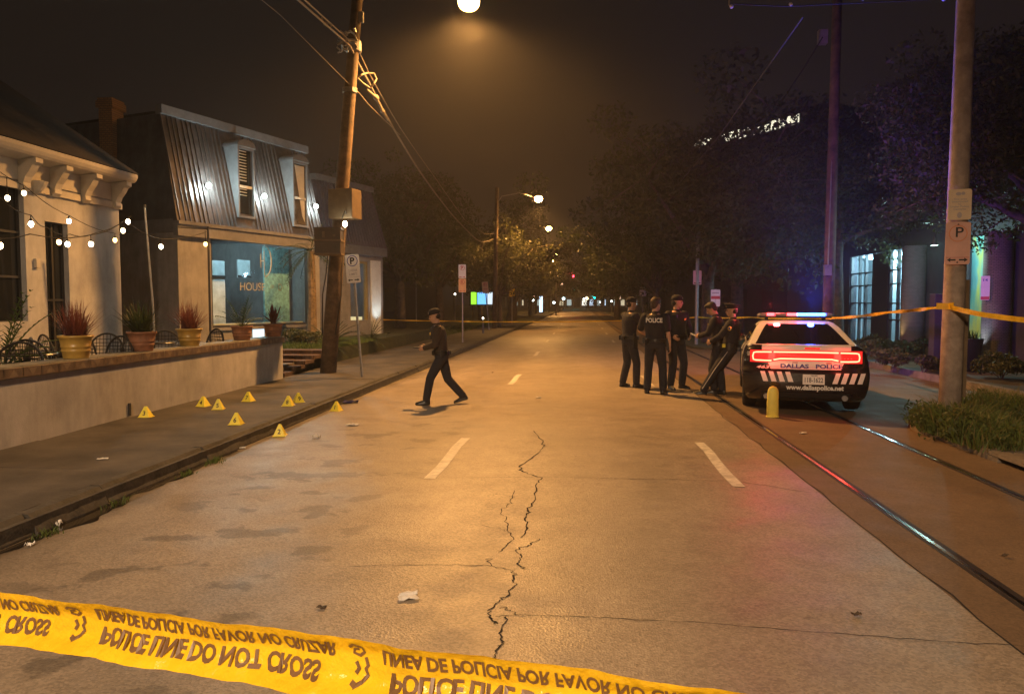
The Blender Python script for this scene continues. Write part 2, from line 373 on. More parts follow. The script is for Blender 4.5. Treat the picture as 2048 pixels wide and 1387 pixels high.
# far side of the parking bay
v2 = [(30, 29), (8.6, 29)] + [(5.9, 29)] + arc((5.9, 30.5), 1.5, -math.pi / 2, -math.pi, 8) + [(XR, 330), (30, 330)]
tag(MB().prism(v2, -.34, VZ).build('verge_far', m_lawn), kind='structure')
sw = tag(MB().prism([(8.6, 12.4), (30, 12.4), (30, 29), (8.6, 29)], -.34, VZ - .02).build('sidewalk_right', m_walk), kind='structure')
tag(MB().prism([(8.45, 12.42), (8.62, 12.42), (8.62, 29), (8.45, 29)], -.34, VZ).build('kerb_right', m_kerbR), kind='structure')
# left lawn and raised bed beyond the patio
tag(MB().prism([(-40, 19.0), (-6.75, 19.0), (-6.75, 34), (-40, 34)], -.34, .5).build('terrace_bed', m_lawn), kind='structure')
tag(MB().prism([(-40, 34.01), (-6.75, 34.01), (-6.75, 330), (-40, 330)], -.34, WZ - .01).build('lawn_left', m_lawn), kind='structure')
tag(MB().prism([(-6.74, 60.01), (XL - .17, 60.01), (XL - .17, 330), (-6.74, 330)], -.34, WZ - .02).build('verge_left', m_lawn), kind='structure')
# ================================================================== LEFT SIDE
m_stucco = M('cream_stucco', (.42, .41, .41), .85, var=.2, scale=1.4, bump=.35, bscale=60)
def streaks(m, amt=.16):
    n = m.node_tree.nodes; l = m.node_tree.links; b = n['Principled BSDF']; src = b.inputs['Base Color'].links[0].from_socket; tc = n.new('ShaderNodeTexCoord'); mp = n.new('ShaderNodeMapping'); mp.inputs['Scale'].default_value = (1.3, 1.3, .4); l.new(tc.outputs['Object'], mp.inputs[0])
    no = n.new('ShaderNodeTexNoise'); no.inputs['Scale'].default_value = 2.2; no.inputs['Detail'].default_value = 7; no.inputs['Roughness'].default_value = .7; l.new(mp.outputs[0], no.inputs['Vector']); r = n.new('ShaderNodeMapRange'); r.inputs[1].default_value = .42; r.inputs[2].default_value = .62; r.inputs[3].default_value = 1.04; r.inputs[4].default_value = 1 - amt; l.new(no.outputs[0], r.inputs[0])
    mx = n.new('ShaderNodeMixRGB'); mx.blend_type = 'MULTIPLY'; mx.inputs[0].default_value = 1; l.new(src, mx.inputs[1]); l.new(r.outputs[0], mx.inputs[2]); l.new(mx.outputs[0], b.inputs['Base Color'])
streaks(m_stucco)
m_trim = M('cream_trim', (.48, .44, .38), .7, var=.1, scale=4)
m_tile = M('terracotta_tile', (.12, .08, .052), .6, var=.4, scale=7, bump=.2)
m_tile2 = M('pale_terracotta_tile', (.18, .13, .085), .6, var=.35, scale=7, bump=.2)
m_tiletop = M('coping_top', (.22, .21, .17), .6, var=.3, scale=5, bump=.3)
m_roof = M('dark_shingle', (.035, .026, .022), .9, var=.4, scale=5, bump=.6, bscale=18)
m_dark = M('dark_interior', (.018, .016, .016), .8, var=.2)
m_dglass = M('dark_window_glass', (.012, .013, .014), .06, var=0, spec=.6)
m_frame = M('dark_frame', (.03, .027, .025), .5, var=.2)
# ---- patio: low wall with tiled coping
PX, PY1 = -6.42, 15.72
wall = empty('patio_wall', (PX, PY1, WZ), 0, 'long low cream stucco wall with tiled coping along the sidewalk', 'wall')
MB().bb((-.30, -30, -.3), (0, 0, .77)).build('wall_face', m_stucco, wall)
MB().bb((-6, -.30, -.3), (-.305, 0, .77)).build('end_return', m_stucco, wall)
MB().bb((-.34, -30, .772), (.03, .03, .90)).build('coping_core', m_tiletop, wall)
tl = .295
proto_up = None
for i in range(44):
    y1 = -.0 - i * tl; y0 = y1 - tl + .012
    # alternating triangles: dark field with one pale wedge
    MB().add([(.034, y0, .778), (.034, y1, .778), (.045, y1, .785), (.045, y0, .785), (.045, y1, .892), (.045, y0, .892), (.034, y1, .9), (.034, y0, .9)],
             [(0, 1, 2, 3), (3, 2, 4, 5), (5, 4, 6, 7)]).build('tile', m_tile, wall)
    c = (y0 + y1) / 2; up = i % 2
    a = [(.0475, c - .075, .882), (.0475, c + .075, .882), (.0475, c, .797)] if up else [(.0475, c - .075, .797), (.0475, c + .075, .797), (.0475, c, .882)]
    MB().add(a, [(0, 1, 2)]).build('tile', m_tile2, wall)
for k in range(14):
    MB().bb((-.33, -.9 * k - .89, .90), (.02, -.9 * k, .912)).build('coping_slab', m_tiletop, wall)
MB().bb((.0, -5.62, .02), (.02, -5.58, .2)).build('conduit', m_frame, wall)
tag(MB().prism([(-30, -14), (PX - .31, -14), (PX - .31, 18.99), (-30, 18.99)], -.34, .30).build('patio_floor', M('patio_stone', (.12, .10, .08), .7, var=.3, scale=2, bump=.3)), kind='structure')
# ---- steps beside the pole
steps = empty('brick_steps', (-6.78, 15.9, WZ), 0, 'worn brick steps rising beside the wooden pole', 'steps')
m_brick = M('worn_brick', (.085, .045, .027), .85, var=.5, scale=9, bump=.6, bscale=25)
m_brickl = M('worn_brick_edge', (.12, .072, .046), .85, var=.5, scale=9, bump=.6, bscale=25)
for k in range(5):
    MB().bb((-2.6, .62 * k + .05, -.3), (.3, 3.2, .085 * (k + 1))).build('step', m_brick, steps)
    for j in range(12):
        MB().bb((-2.6 + .24 * j, .62 * k + .03, .085 * k + .01), (-2.375 + .24 * j, .62 * k + .13, .085 * (k + 1) + .006)).build('brick', m_brickl if (j + k) % 3 else m_brick, steps)
# ---- stucco building with bracketed cornice
BX, BY = -9.8, 15.3
b1 = empty('stucco_building', (BX, BY, .30), 0, 'cream stucco restaurant with bracketed cornice and dark windows behind the patio', 'building')
def y_at(px): return AX(px, 600, BX).y - BY
def z_at(px, py): return AX(px, py, BX).z - .30
yw0, yw1 = y_at(-60), y_at(55); yd0, yd1 = y_at(95), y_at(140)
zt_w, zb_w = z_at(30, 372), z_at(30, 643); zt_d = z_at(118, 446)
mb = MB(); T = .35
mb.bb((-T, yd1, -.6), (0, 0, 3.95)); mb.bb((-T, yw1, -.6), (0, yd0 - .0005, 3.95)); mb.bb((-T, yw0, zt_w), (0, yw1 - .0005, 3.95)); mb.bb((-T, yw0, -.6), (0, yw1 - .0005, zb_w))
mb.bb((-T, yd0, zt_d), (0, yd1 - .0005, 3.95)); mb.bb((-T, -12, -.6), (0, yw0 - .0005, 3.95)); mb.bb((-9, -T, -.6), (-T - .0005, 0, 3.95))
mb.build('wall', m_stucco, b1)
def window(par, y0, y1, z0, z1, bars_v=1, bars_h=2, depth=-.14, mat=m_dglass):
    wn = MB().bb((depth - .02, y0, z0), (depth, y1, z1)).build('window', mat, par)
    fr = MB()
    for k in range(bars_v + 2): y = y0 + (y1 - y0) * k / (bars_v + 1); fr.bb((depth + .002, y - .025, z0), (depth + .04, y + .025, z1))
    for k in range(bars_h + 2): z = z0 + (z1 - z0) * k / (bars_h + 1); fr.bb((depth + .004, y0, z - .02), (depth + .036, y1, z + .02))
    fr.build('window_frame', m_frame, wn); return wn
window(b1, yw0, yw1, zb_w, zt_w); window(b1, yd0, yd1, .02, zt_d, 1, 1)
MB().bb((-9, -12, 3.6), (-T - .01, -T - .01, 3.75)).build('ceiling', m_dark, b1)
MB().bb((0, -12, 3.40), (.05, .05, 3.52)).build('frieze_moulding', m_trim, b1); MB().bb((0.001, -12, 3.56), (.03, .03, 3.9)).build('frieze', m_trim, b1)
mb = MB(); prof = [(0, 3.90), (.34, 3.96), (.38, 4.0), (.41, 4.06), (.41, 4.13), (-.2, 4.2), (-.2, 3.95)]
mb.loft([[Vector((x, y, z)) for x, z in prof] for y in (-12, .06)]).build("cornice", m_trim, b1, fixn=True)
for px in (50, 112, 172, 232):
    y = y_at(px); mb = MB(); pr = [(0.03, 3.92), (.37, 3.94), (.37, 3.86), (.30, 3.82), (.24, 3.72), (.16, 3.62), (.12, 3.52), (.13, 3.44), (.06, 3.38), (.03, 3.4)]
    mb.loft([[Vector((x, yy, z)) for x, z in pr] for yy in (y - .09, y + .09)]).build('bracket', m_trim, b1, fixn=True)
sh = MB(); y = y_at(75); z = z_at(75, 372)
sh.loft([[Vector((r * .25 * max(0, math.sin(a)) ** .7 + .0, y + r * .17 * math.cos(a), z + zz)) for a in [2 * math.pi * k / 14 for k in range(14)]] for r, zz in ((.25, -.16), (.6, -.1), (.9, .0), (1.05, .06))]).build('sconce', m_trim, b1, fixn=True)
mb = MB().bb((0, y_at(70), z_at(70, 535)), (.06, y_at(77), z_at(70, 517)))
mb.build('junction_box', m_trim, b1)
roof = MB(); yy = (-12, .1)
roof.add([(.43, yy[0], 4.14), (.43, yy[1], 4.14), (-3.6, yy[1] - 1.2, 7.1), (-3.6, yy[0], 7.1), (-8, yy[1], 4.14), (-8, yy[0], 4.14)], [(0, 1, 2, 3), (1, 4, 2), (3, 2, 4, 5)])
ro = roof.build('roof', m_roof, b1)
# chimney on the rear slope
def brick_mat(name, c1, c2, mortar, scale=5.5):
    m = bpy.data.materials.new(name); m.use_nodes = True; n = m.node_tree.nodes; l = m.node_tree.links; b = n['Principled BSDF']
    tc = n.new('ShaderNodeTexCoord'); mp = n.new('ShaderNodeMapping'); mp.inputs['Rotation'].default_value = (math.pi / 2, 0, 0)
    br = n.new('ShaderNodeTexBrick'); br.inputs['Scale'].default_value = scale; br.inputs['Color1'].default_value = (*c1, 1); br.inputs['Color2'].default_value = (*c2, 1); br.inputs['Mortar'].default_value = (*mortar, 1)
    br.inputs['Mortar Size'].default_value = .03; l.new(tc.outputs['Object'], mp.inputs[0]); l.new(mp.outputs[0], br.inputs[0]); l.new(br.outputs[0], b.inputs['Base Color'])
    bp = n.new('ShaderNodeBump'); bp.inputs['Strength'].default_value = .6; bp.inputs['Distance'].default_value = .01; bp.invert = True; l.new(br.outputs[1], bp.inputs[2]); l.new(bp.outputs[0], b.inputs['Normal'])
    b.inputs['Roughness'].default_value = .85; MATS[name] = m; return m
m_cbrick = brick_mat('chimney_brick', (.30, .17, .075), (.24, .13, .06), (.12, .09, .06), 4.5)
pc = D(222, 215, 19.5); ch = MB(); zc = pc.z - .3; cx, cyy = pc.x - BX, pc.y - BY
ch.box((cx, cyy, zc - 1.6), (.36, .5, 3.2)); ch.box((cx, cyy, zc + .02), (.46, .6, .18)); ch.box((cx, cyy, zc + .15), (.40, .54, .08))
ch.build('chimney', m_cbrick, ro)
# ---- string lights over the patio
m_bulb = EM('warm_bulb', (1.0, .78, .45), 22); m_bulb2 = EM('amber_bulb', (1.0, .5, .16), 12); m_cable = M('black_cable', (.015, .014, .013), .6, var=0)
def string(name, label, wire, bulbs, x, amber=()):
    root = empty(name, AX(*wire[0], x), 0, label, 'string lights'); o = root.location.copy()
    pts = []
    W3 = [AX(*p, x) - o for p in wire]
    for a, b in zip(W3[:-1], W3[1:]):
        for k in range(5): q = a.lerp(b, k / 5); q.z -= .05 * math.sin(math.pi * k / 5); pts.append(q)
    pts.append(W3[-1]); MB().tube(pts, .007, 5).build('wire', m_cable, root)
    for i, p in enumerate(bulbs):
        q = AX(*p, x) - o; top = min(pts, key=lambda t: (t.y - q.y) ** 2 * 3 + (t.z - q.z) ** 2)
        MB().tube([Vector((q.x, q.y, max(top.z, q.z + .08))), q + Vector((0, 0, .04))], .006, 5).build('drop_wire', m_cable, root)
        s = MB().lathe([(.016, .075), (.02, .03)], q, 8).build('socket', m_cable, root)
        bb = MB().ell(q, (.034, .034, .045), 10, 7).build('bulb', m_bulb2 if i in amber else (m_bulb, EM('dim_bulb', (1.0, .72, .38), 9), EM('bright_bulb', (1.0, .86, .58), 40))[(i * 7 + int(p[0])) % 3], root, smooth=True)
string('string_lights', 'long strand of warm bulbs sloping down from the cornice past the dark window', [(-40, 310), (50, 372), (140, 432), (232, 467)], [(15, 396), (48, 386), (138, 442), (230, 480)], -8.6, (3,))
string('string_lights', 'strand of bulbs drooping low across the cream wall beside the dark doorway', [(-40, 372), (0, 395), (62, 430), (95, 455), (140, 468), (190, 466), (262, 432)], [(62, 448), (118, 484), (135, 488), (182, 488), (256, 443)], -8.0, (1,))
string('string_lights', 'strand of bulbs stretched from the stucco corner to the thin patio post', [(-40, 470), (60, 468), (180, 470), (250, 440), (322, 478), (416, 462)], [(0, 491), (246, 461), (322, 493), (411, 488)], -7.2, (3,))
pp = AX(416, 455, -7.2)
post = empty('patio_post', (pp.x, pp.y, .30), 0, 'thin dark post at the far corner of the patio holding bulbs', 'post')
MB().tube([(0, 0, 0), (0, 0, pp.z - .28)], .022, 8).build('pole', m_frame, post); MB().bb((-.08, -.08, 0), (.08, .08, .02)).build('base_plate', m_frame, post)
MB().tube([(0, 0, pp.z - .33), (-.5, -.25, pp.z - .31)], .012, 6).build('bracket_arm', m_frame, post)
q0, q1 = AX(307, 625, -8.4), AX(289, 412, -8.4)
um = empty('leaning_pole', (q0.x, q0.y, .3), 0, 'slim metal pole leaning against the dark side of the house', 'pole'); o = Vector(um.location)
MB().tube([q0 - o - Vector((0, 0, q0.z - .32)), q0 - o, q1 - o], [.024, .022, .018], 8).build('shaft', M('galvanised', (.35, .34, .32), .45, .7, var=.2), um); MB().ell(q1 - o, (.03, .03, .03), 8, 5).build('cap', m_frame, um)
# ---- plants
def leafblade(mb, base, d, length, wid, droop, n=5, fold=.0):
    d = Vector(d).normalized(); side = d.cross(Vector((0, 0, 1)))
    side = side.normalized() if side.length > 1e-3 else Vector((1, 0, 0))
    L = []; Rr = []; p = Vector(base); v = d.copy()
    for i in range(n + 1):
        t = i / n; ww = wid * math.sin(math.pi * min(1, .12 + .88 * (1 - t) if t > .35 else .35 + t)) if False else wid * (1 - t ** 1.8) * (.55 + .45 * min(1, t * 4))
        L.append(p + side * ww / 2); Rr.append(p - side * ww / 2)
        p = p + v * (length / n); v = (v + Vector((0, 0, -droop / n))).normalized()
    k = len(L); mb.add(L + Rr, [(i, i + 1, k + i + 1, k + i) for i in range(k - 1)])
def rdir(rnd, e0, e1):
    a = rnd.random() * 2 * math.pi; e = R(rnd.uniform(e0, e1)); return Vector((math.cos(a) * math.cos(e), math.sin(a) * math.cos(e), math.sin(e)))
m_red = LEAF('fountain_grass', (.16, .05, .045)); m_dkred = LEAF('cordyline_leaf', (.09, .022, .022)); m_palm = LEAF('palm_leaf', (.06, .10, .03)); m_dkgrn = LEAF('dark_leaf', (.035, .05, .02))
m_yel = M('yellow_glazed_pot', (.42, .27, .06), .35, var=.2, scale=6); m_ter = M('terracotta_pot', (.27, .12, .065), .7, var=.3, scale=9, bump=.2)
def pot(name, label, px, py, h, r, mat, plant, seed):
    c = AX(px, py, PX - .14); y = c.y; rnd = random.Random(seed); root = empty(name, (PX - .14, y, WZ + .912), 0, label, 'potted plant')
    MB().lathe([(r * .72, 0), (r * .74, .01), (r * .80, h * .28), (r * .84, h * .30), (r * .84, h * .36), (r * .81, h * .38), (r * .83, h * .46), (r * .87, h * .48), (r * .87, h * .54), (r * .85, h * .56), (r * .94, h * .88), (r * 1.03, h * .90), (r * 1.04, h), (r * .93, h), (r * .9, h * .85), (.01, h * .84)], n=24).build('pot', mat, root, smooth=True)
    mb = MB(); top = Vector((0, 0, h * .85))
    if plant == 'grass':
        for i in range(330): b = top + Vector((rnd.gauss(0, .05), rnd.gauss(0, .05), 0)); leafblade(mb, b, rdir(rnd, 35, 88), rnd.uniform(.3, .58), .012, rnd.uniform(.1, .8), 4)
        m = m_red
    elif plant == 'spiky':
        for i in range(150): leafblade(mb, top + Vector((rnd.gauss(0, .05), rnd.gauss(0, .05), 0)), rdir(rnd, 25, 88), rnd.uniform(.3, .6), .03, rnd.uniform(.3, 1.2), 5)
        m = m_dkgrn
    elif plant == 'cordyline':
        for i in range(26): leafblade(mb, top + Vector((rnd.gauss(0, .02), rnd.gauss(0, .02), .05)), rdir(rnd, 28, 85), rnd.uniform(.28, .46), .075, rnd.uniform(.1, .7), 6)
        m = m_dkred
    else:
        for i in range(16):
            d = rdir(rnd, 35, 85); p = top.copy(); v = d.copy(); L = rnd.uniform(.5, .72); prev = p
            stem = []
            for k in range(12):
                stem.append(p.copy()); p = p + v * L / 12; v = (v + Vector((0, 0, -.07))).normalized()
                if k > 2:
                    sd = v.cross(Vector((0, 0, 1))).normalized()
                    for s in (1, -1): leafblade(mb, p, (v * .7 + sd * s + Vector((0, 0, -.1))), .24 * (1.1 - k / 14), .02, .6, 3)
            mb.tube(stem, .005, 4)
        m = m_palm
    mb.build('foliage', m, root); return root
pot('potted_grass', 'yellow ribbed pot with a big tuft of reddish fountain grass on the wall', 152, 700, .30, .205, m_yel, 'grass', 1)
pot('potted_shrub', 'terracotta pot with dark spiky shrub between two yellow pots', 284, 690, .29, .205, m_ter, 'spiky', 2)
pot('potted_grass', 'yellow pot with sparse upright reddish grass next to a terracotta palm pot', 379, 682, .29, .205, m_yel, 'grass', 3)
pot('potted_palm', 'terracotta pot with feathery green palm in front of the shop window', 484, 672, .27, .205, m_ter, 'palm', 4)
pot('potted_cordyline', 'terracotta pot with broad dark red leaves at the end of the wall', 547, 668, .27, .205, m_ter, 'cordyline', 5)
def frond_plant(name, label, loc, n, L, m, seed, cat='plant', e0=10, e1=80, trunk=0., lw=.02, fl=.24):
    rnd = random.Random(seed); root = empty(name, loc, 0, label, cat); mb = MB()
    if trunk: MB().tube([(0, 0, -.05), (.03, 0, trunk * .5), (0, .03, trunk)], [.16, .12, .11], 9).build('trunk', M('palm_trunk', (.17, .12, .07), .9, var=.5, scale=8, bump=1, bscale=14), root)
    for i in range(n):
        d = rdir(rnd, e0, e1); p = Vector((0, 0, trunk)); v = d.copy(); LL = L * rnd.uniform(.75, 1.1); st = []
        for k in range(12):
            st.append(p.copy()); p = p + v * LL / 12; v = (v + Vector((0, 0, -.09))).normalized()
            if k > 1:
                sd = v.cross(Vector((0, 0, 1))).normalized()
                for s in (1, -1): leafblade(mb, p, v * .6 + sd * s + Vector((0, 0, .15)), fl * L * (1.1 - k / 14), lw, .5, 3)
        mb.tube(st, .008, 4)
    mb.build('foliage', m, root); return root
p = AX(2, 640, -7.6); frond_plant('palm_plant', 'leafy green palm standing in the patio against the dark window', (p.x, p.y, .30), 22, 1.0, m_palm, 11, trunk=.55, lw=.03)
frond_plant('cycad', 'spiky dark cycad growing beside the parking sign post', (-6.9, 20.2, .5), 34, .95, m_dkgrn, 12, e0=0, lw=.018, fl=.16)
frond_plant('cycad', 'dull cycad clump between the shop and the street', (-6.7, 23.6, .5), 30, .9, m_dkgrn, 13, e0=0, lw=.018, fl=.16)
frond_plant('palm_tree', 'palm with shaggy trunk rising behind the wooden pole', (-7.7, 21.0, .5), 26, 1.3, m_dkgrn, 14, 'tree', e0=-50, e1=70, trunk=2.7, lw=.03)
# ---- patio chairs
m_wick = M('black_wicker', (.014, .012, .011), .5, var=.3, scale=30, bump=.6, bscale=120)
def chair():
    c = empty('patio_chair')
    MB().lathe([(.02, .42), (.24, .42), (.25, .44), (.24, .465), (.02, .46)], n=18).build('seat', m_wick, c)
    mb = MB(); rim = []
    for k in range(19):
        a = math.pi * (k / 18); rim.append(Vector((.27 * math.cos(a) * (1.0), -.20 - .05 * math.sin(a), .62 + .30 * math.sin(a))))
    bk = MB().tube([Vector((.25, .0, .45)), Vector((.27, -.1, .55))] + rim + [Vector((-.27, -.1, .55)), Vector((-.25, .0, .45))], .016, 6).build('backrest', m_wick, c)
    mb = MB()
    for k in range(1, 10):
        x = -.27 + .054 * k; zt = .62 + .30 * math.sqrt(max(0, 1 - (x / .27) ** 2)); mb.tube([(x, -.19, .46), (x, -.20 - .05 * math.sqrt(max(0, 1 - (x / .27) ** 2)), zt)], .005, 4)
    for k in range(7):
        z = .5 + .055 * k; hw = .26 if z < .62 else .27 * math.sqrt(max(.01, 1 - ((z - .62) / .30) ** 2)); mb.tube([(-hw, -.19 - .03, z), (0, -.225, z), (hw, -.19 - .03, z)], .005, 4)
    mb.build('weave', m_wick, bk)
    for sx in (-1, 1):
        for sy in (-1, 1): MB().tube([(.2 * sx, .18 * sy, .43), (.24 * sx, .22 * sy, 0)], .013, 6).build('leg', m_wick, c)
    return c
proto = chair(); first = True
for i, (px, py, xx, rz) in enumerate([(25, 690, -6.95, 200), (66, 668, -7.5, 20), (20, 676, -8.0, 120), (105, 675, -7.3, 150), (200, 672, -7.6, 190), (215, 690, -6.9, 165), (262, 668, -7.4, 60), (330, 672, -7.2, 210), (410, 668, -7.0, 150), (120, 668, -8.2, 330), (160, 668, -8.3, 20)]):
    c = proto if i == 0 else copy_tree(proto); q = AX(px, py, xx); c.location = (q.x, q.y, .30); c.rotation_euler = (0, 0, R(rz))
    tag(c, 'black round-backed wicker chair on the patio behind the low wall', 'chair', 'wicker chairs on the patio')
m_ttop = M('table_top', (.03, .028, .026), .35, var=.2)
for i, (x, y, t) in enumerate([(-7.55, 9.6, 'reddish grass pot'), (-7.5, 12.6, 'spiky shrub pot')]):
    tb = empty('patio_table', (x, y, .3), 0, 'round black patio table behind the ' + t, 'table')
    MB().lathe([(.02, .70), (.38, .70), (.39, .715), (.38, .73), (.02, .73)], n=24).build('table_top', m_ttop, tb); MB().tube([(0, 0, .02), (0, 0, .7)], .03, 8).build('pedestal', m_frame, tb); MB().lathe([(.22, 0), (.2, .02), (.04, .04)], n=16).build('base', m_frame, tb)
# ================================================================== SHOP WITH METAL MANSARD
m_metal = M('mansard_metal', (.11, .097, .105), .45, .55, var=.3, scale=3)
m_seam = M('mansard_seam', (.14, .12, .125), .38, .6, var=.2, scale=4)
m_shopw = M('shop_stucco', (.235, .225, .23), .85, var=.15, scale=3, bump=.2)
streaks(m_shopw, .2); streaks(m_metal, .25)
m_fascia = M('fascia_paint', (.15, .148, .165), .6, var=.2, scale=5)
m_white = M('white_trim', (.66, .66, .63), .6, var=.1, scale=5)
m_globe = EM('cool_globe', (.80, 1.0, .93), 40)
m_shopg = GLASS('shop_glass', (.88, .94, .95), .025)
m_teal = M('frosted_teal', (.22, .46, .48), .45, var=.45, scale=9)
m_pale = M('pale_panel', (.5, .56, .6), .6, var=.2, scale=4)
m_letter = M('window_lettering', (.36, .33, .24), .5, var=.1)
m_int = M('shop_interior', (.022, .022, .026), .8, var=.2)
ZG = .5
P0 = D(358, 600, 18.9); P1 = D(640, 600, 24.0); P0 = Vector((P0.x, P0.y, 0)); U = Vector((P1.x - P0.x, P1.y - P0.y, 0)); WB = U.length; U.normalize(); NB = Vector((-U.y, U.x, 0))
def FP(px, py, off=0.):
    r = ray(px, py); c = P0 + NB * off; n = NB
    t = (c - CAM).dot(n) / r.dot(n); p = CAM + r * t; return (p - P0).dot(U), p.z - ZG
RZ2 = math.atan2(U.y, U.x)
b2 = empty('mansard_shop', (P0.x, P0.y, ZG), RZ2, 'two-storey shop with grey metal mansard, globe lamps and big display window', 'building')
ZM0 = FP(420, 455)[1]; ZM1 = FP(500, 265)[1] ; H2 = ZM1 + .18
s0, zt = FP(421, 474); s1, _ = FP(619, 488); zb = FP(520, 652)[1]; zt = (zt + FP(619, 490)[1]) / 2
mb = MB(); T = .25
mb.bb((0, 0, -.9), (s0, T, ZM0)); mb.bb((s1, 0, -.9), (WB, T, ZM0)); mb.bb((s0 + .0005, 0, -.9), (s1 - .0005, T, zb)); mb.bb((s0 + .0005, 0, zt), (s1 - .0005, T, ZM0))
mb.bb((0, T + .0005, -.9), (.2, 8, ZM0)); mb.bb((WB - .2, T + .0005, -.9), (WB, 8, ZM0)); mb.bb((.2, 7.8, -.9), (WB - .2, 8, ZM0))
mb.build('wall', m_shopw, b2)
MB().bb((-.12, -.16, ZM0 - .30), (WB + .1, 0, ZM0 - .02)).build('fascia', m_fascia, b2); MB().bb((-.14, -.22, ZM0 - .02), (WB + .12, .02, ZM0 + .07)).build('fascia_moulding', m_fascia, b2)
LEAN = .62
def my(z): return -.12 + LEAN * (z - ZM0) / (ZM1 - ZM0)
mb = MB()
mb.add([(-.1, my(ZM0), ZM0 + .07), (WB + .08, my(ZM0), ZM0 + .07), (WB + .08 - .15, my(ZM1), ZM1), (.02, my(ZM1), ZM1), (-.1, 8.1, ZM0 + .07), (WB + .08, 8.1, ZM0 + .07), (WB - .07, 7.4, ZM1), (.02, 7.4, ZM1)],
       [(0, 1, 2, 3), (1, 5, 6, 2), (4, 0, 3, 7), (5, 4, 7, 6), (3, 2, 6, 7)])
mb.build('mansard_sheet', m_metal, b2)
MB().bb((-.04, my(ZM1) - .12, ZM1 - .02), (WB + .02, my(ZM1) + .1, ZM1 + .2)).build('parapet_cap', m_fascia, b2)
d1a, d1b = FP(471, 300)[0], FP(499, 300)[0]; d2a, d2b = FP(581, 330)[0], FP(606, 330)[0]
d1t, d1l = FP(485, 300)[1], FP(485, 432)[1]; d2t, d2l = FP(593, 328)[1], FP(593, 450)[1]
k = 0; x = -.02
while x < WB + .05:
    f = x / WB
    if not (d1a - .06 < x < d1b + .06 or d2a - .06 < x < d2b + .06):
        xt = .02 + (WB - .09) * f; mb = MB()
        for dx in (.0,):
            mb.add([(x - .014, my(ZM0), ZM0 + .07), (x + .014, my(ZM0), ZM0 + .07), (xt + .014, my(ZM1), ZM1), (xt - .014, my(ZM1), ZM1),
                    (x - .012, my(ZM0) - .04, ZM0 + .07), (x + .012, my(ZM0) - .04, ZM0 + .07), (xt + .012, my(ZM1) - .04, ZM1), (xt - .012, my(ZM1) - .04, ZM1)],
                   [(4, 5, 6, 7), (0, 4, 7, 3), (1, 2, 6, 5)])
        mb.build('seam', m_seam, b2)
    x += .145 if (k % 3) else .19; k += 1
for (a, b, zl, zh, blinds) in ((d1a, d1b, d1l, d1t, True), (d2a, d2b, d2l, d2t, False)):
    yf = my(zl) - .10; yb = my(zh) + .05
    dm = MB(); t = .05
    dm.bb((a - t, yf, zl - .06), (a, yb, zh + .06)); dm.bb((b, yf, zl - .06), (b + t, yb, zh + .06)); dm.bb((a + .0005, yf, zh), (b - .0005, yb, zh + .06)); dm.bb((a + .0005, yf, zl - .06), (b - .0005, yb, zl))
    do = dm.build('dormer_window', m_fascia, b2)
    hood = [Vector(((a + b) / 2 + ((b - a) / 2 + .09) * math.cos(q), yf - .03, zh + .065 + .2 * math.sin(q))) for q in [math.pi * i / 8 for i in range(9)]]
    MB().loft([hood, [p + Vector((0, .55, 0)) for p in hood]]).build('hood', m_fascia, do, fixn=True)
    MB().bb((a + .001, yf + .10, zl + .001), (b - .001, yf + .11, zh - .001)).build('pane', m_dglass if blinds else M('curtain_glass', (.10, .085, .07), .3, var=.4, scale=3), do)
    MB().bb((a + .001, yf + .05, zl + (zh - zl) * .42), (b - .001, yf + .09, zl + (zh - zl) * .46)).build('sash_bar', m_white, do)
    if blinds:
        for i in range(16):
            z = zh - .04 - i * (zh - zl) * .044
            if i in (11, 12): continue
            MB().bb((a + .02, yf + .06, z - .018), (a + (b - a) * .62, yf + .085, z)).build('slat', m_white, do)
    else:
        MB().add([(a + (b - a) * .2, yf + .08, zh - .05), (b - .02, yf + .08, zh - .05), (b - .02, yf + .08, zl + .1), (a + (b - a) * .75, yf + .08, zl + .3)], [(0, 1, 2, 3)]).build('curtain', m_white, do)
for px, py in ((421, 371), (532, 392), (635, 413)):
    s, z = FP(px, py, -.1); l_ = MB().ell((s, my(z) - .16, z), (.065, .065, .07), 14, 9).build('globe_lamp', m_globe, b2, smooth=True)
    MB().tube([(s, my(z) - .1, z + .03), (s, my(z) + .02, z + .05)], .025, 8).build('lamp_bracket', m_frame, l_)
    light('globe_light', 'POINT', (s, my(z) - .32, z + .02), 95, (.78, 1.0, .92), .07, b2)
# display window: glass, mullion, sill, lettering
MB().add([(s0, .10, zb), (s1, .10, zb), (s1, .10, zt), (s0, .10, zt)], [(0, 1, 2, 3)]).build('display_glass', m_shopg, b2)
fr = MB()
for s in (s0, s1 - .07): fr.bb((s, .04, zb), (s + .07, .16, zt))
fr.bb((s0 + .0705, .045, zt - .07), (s1 - .0705, .155, zt - .001)); fr.bb((s0 + .0705, .045, zb + .001), (s1 - .0705, .155, zb + .06)); fr.build('window_frame', m_frame, b2)
MB().bb((s1 + .02, -.05, zb - .05), (s1 + .12, -.003, zt + .05)).build('casing', m_white, b2)
MB().bb((s0 - .05, -.06, zb - .08), (s1 + .12, -.004, zb - .055)).build('sill', m_fascia, b2)
def glasstext(t, px, py, h, wd, bold=.0):
    s, z = FP(px, py, .09); mb = MB(); text_to(mb, t, lambda x, y: (s + x, .094, z + y), h, wd, bold); mb.build('lettering', m_letter, b2)
glasstext('HOUSE', 506, 574, .32, .98); glasstext('OF', 545, 574, .16, .16); glasstext('D', 561, 575, .3, .17)
s, z = FP(529, 522, .09); mb = MB()
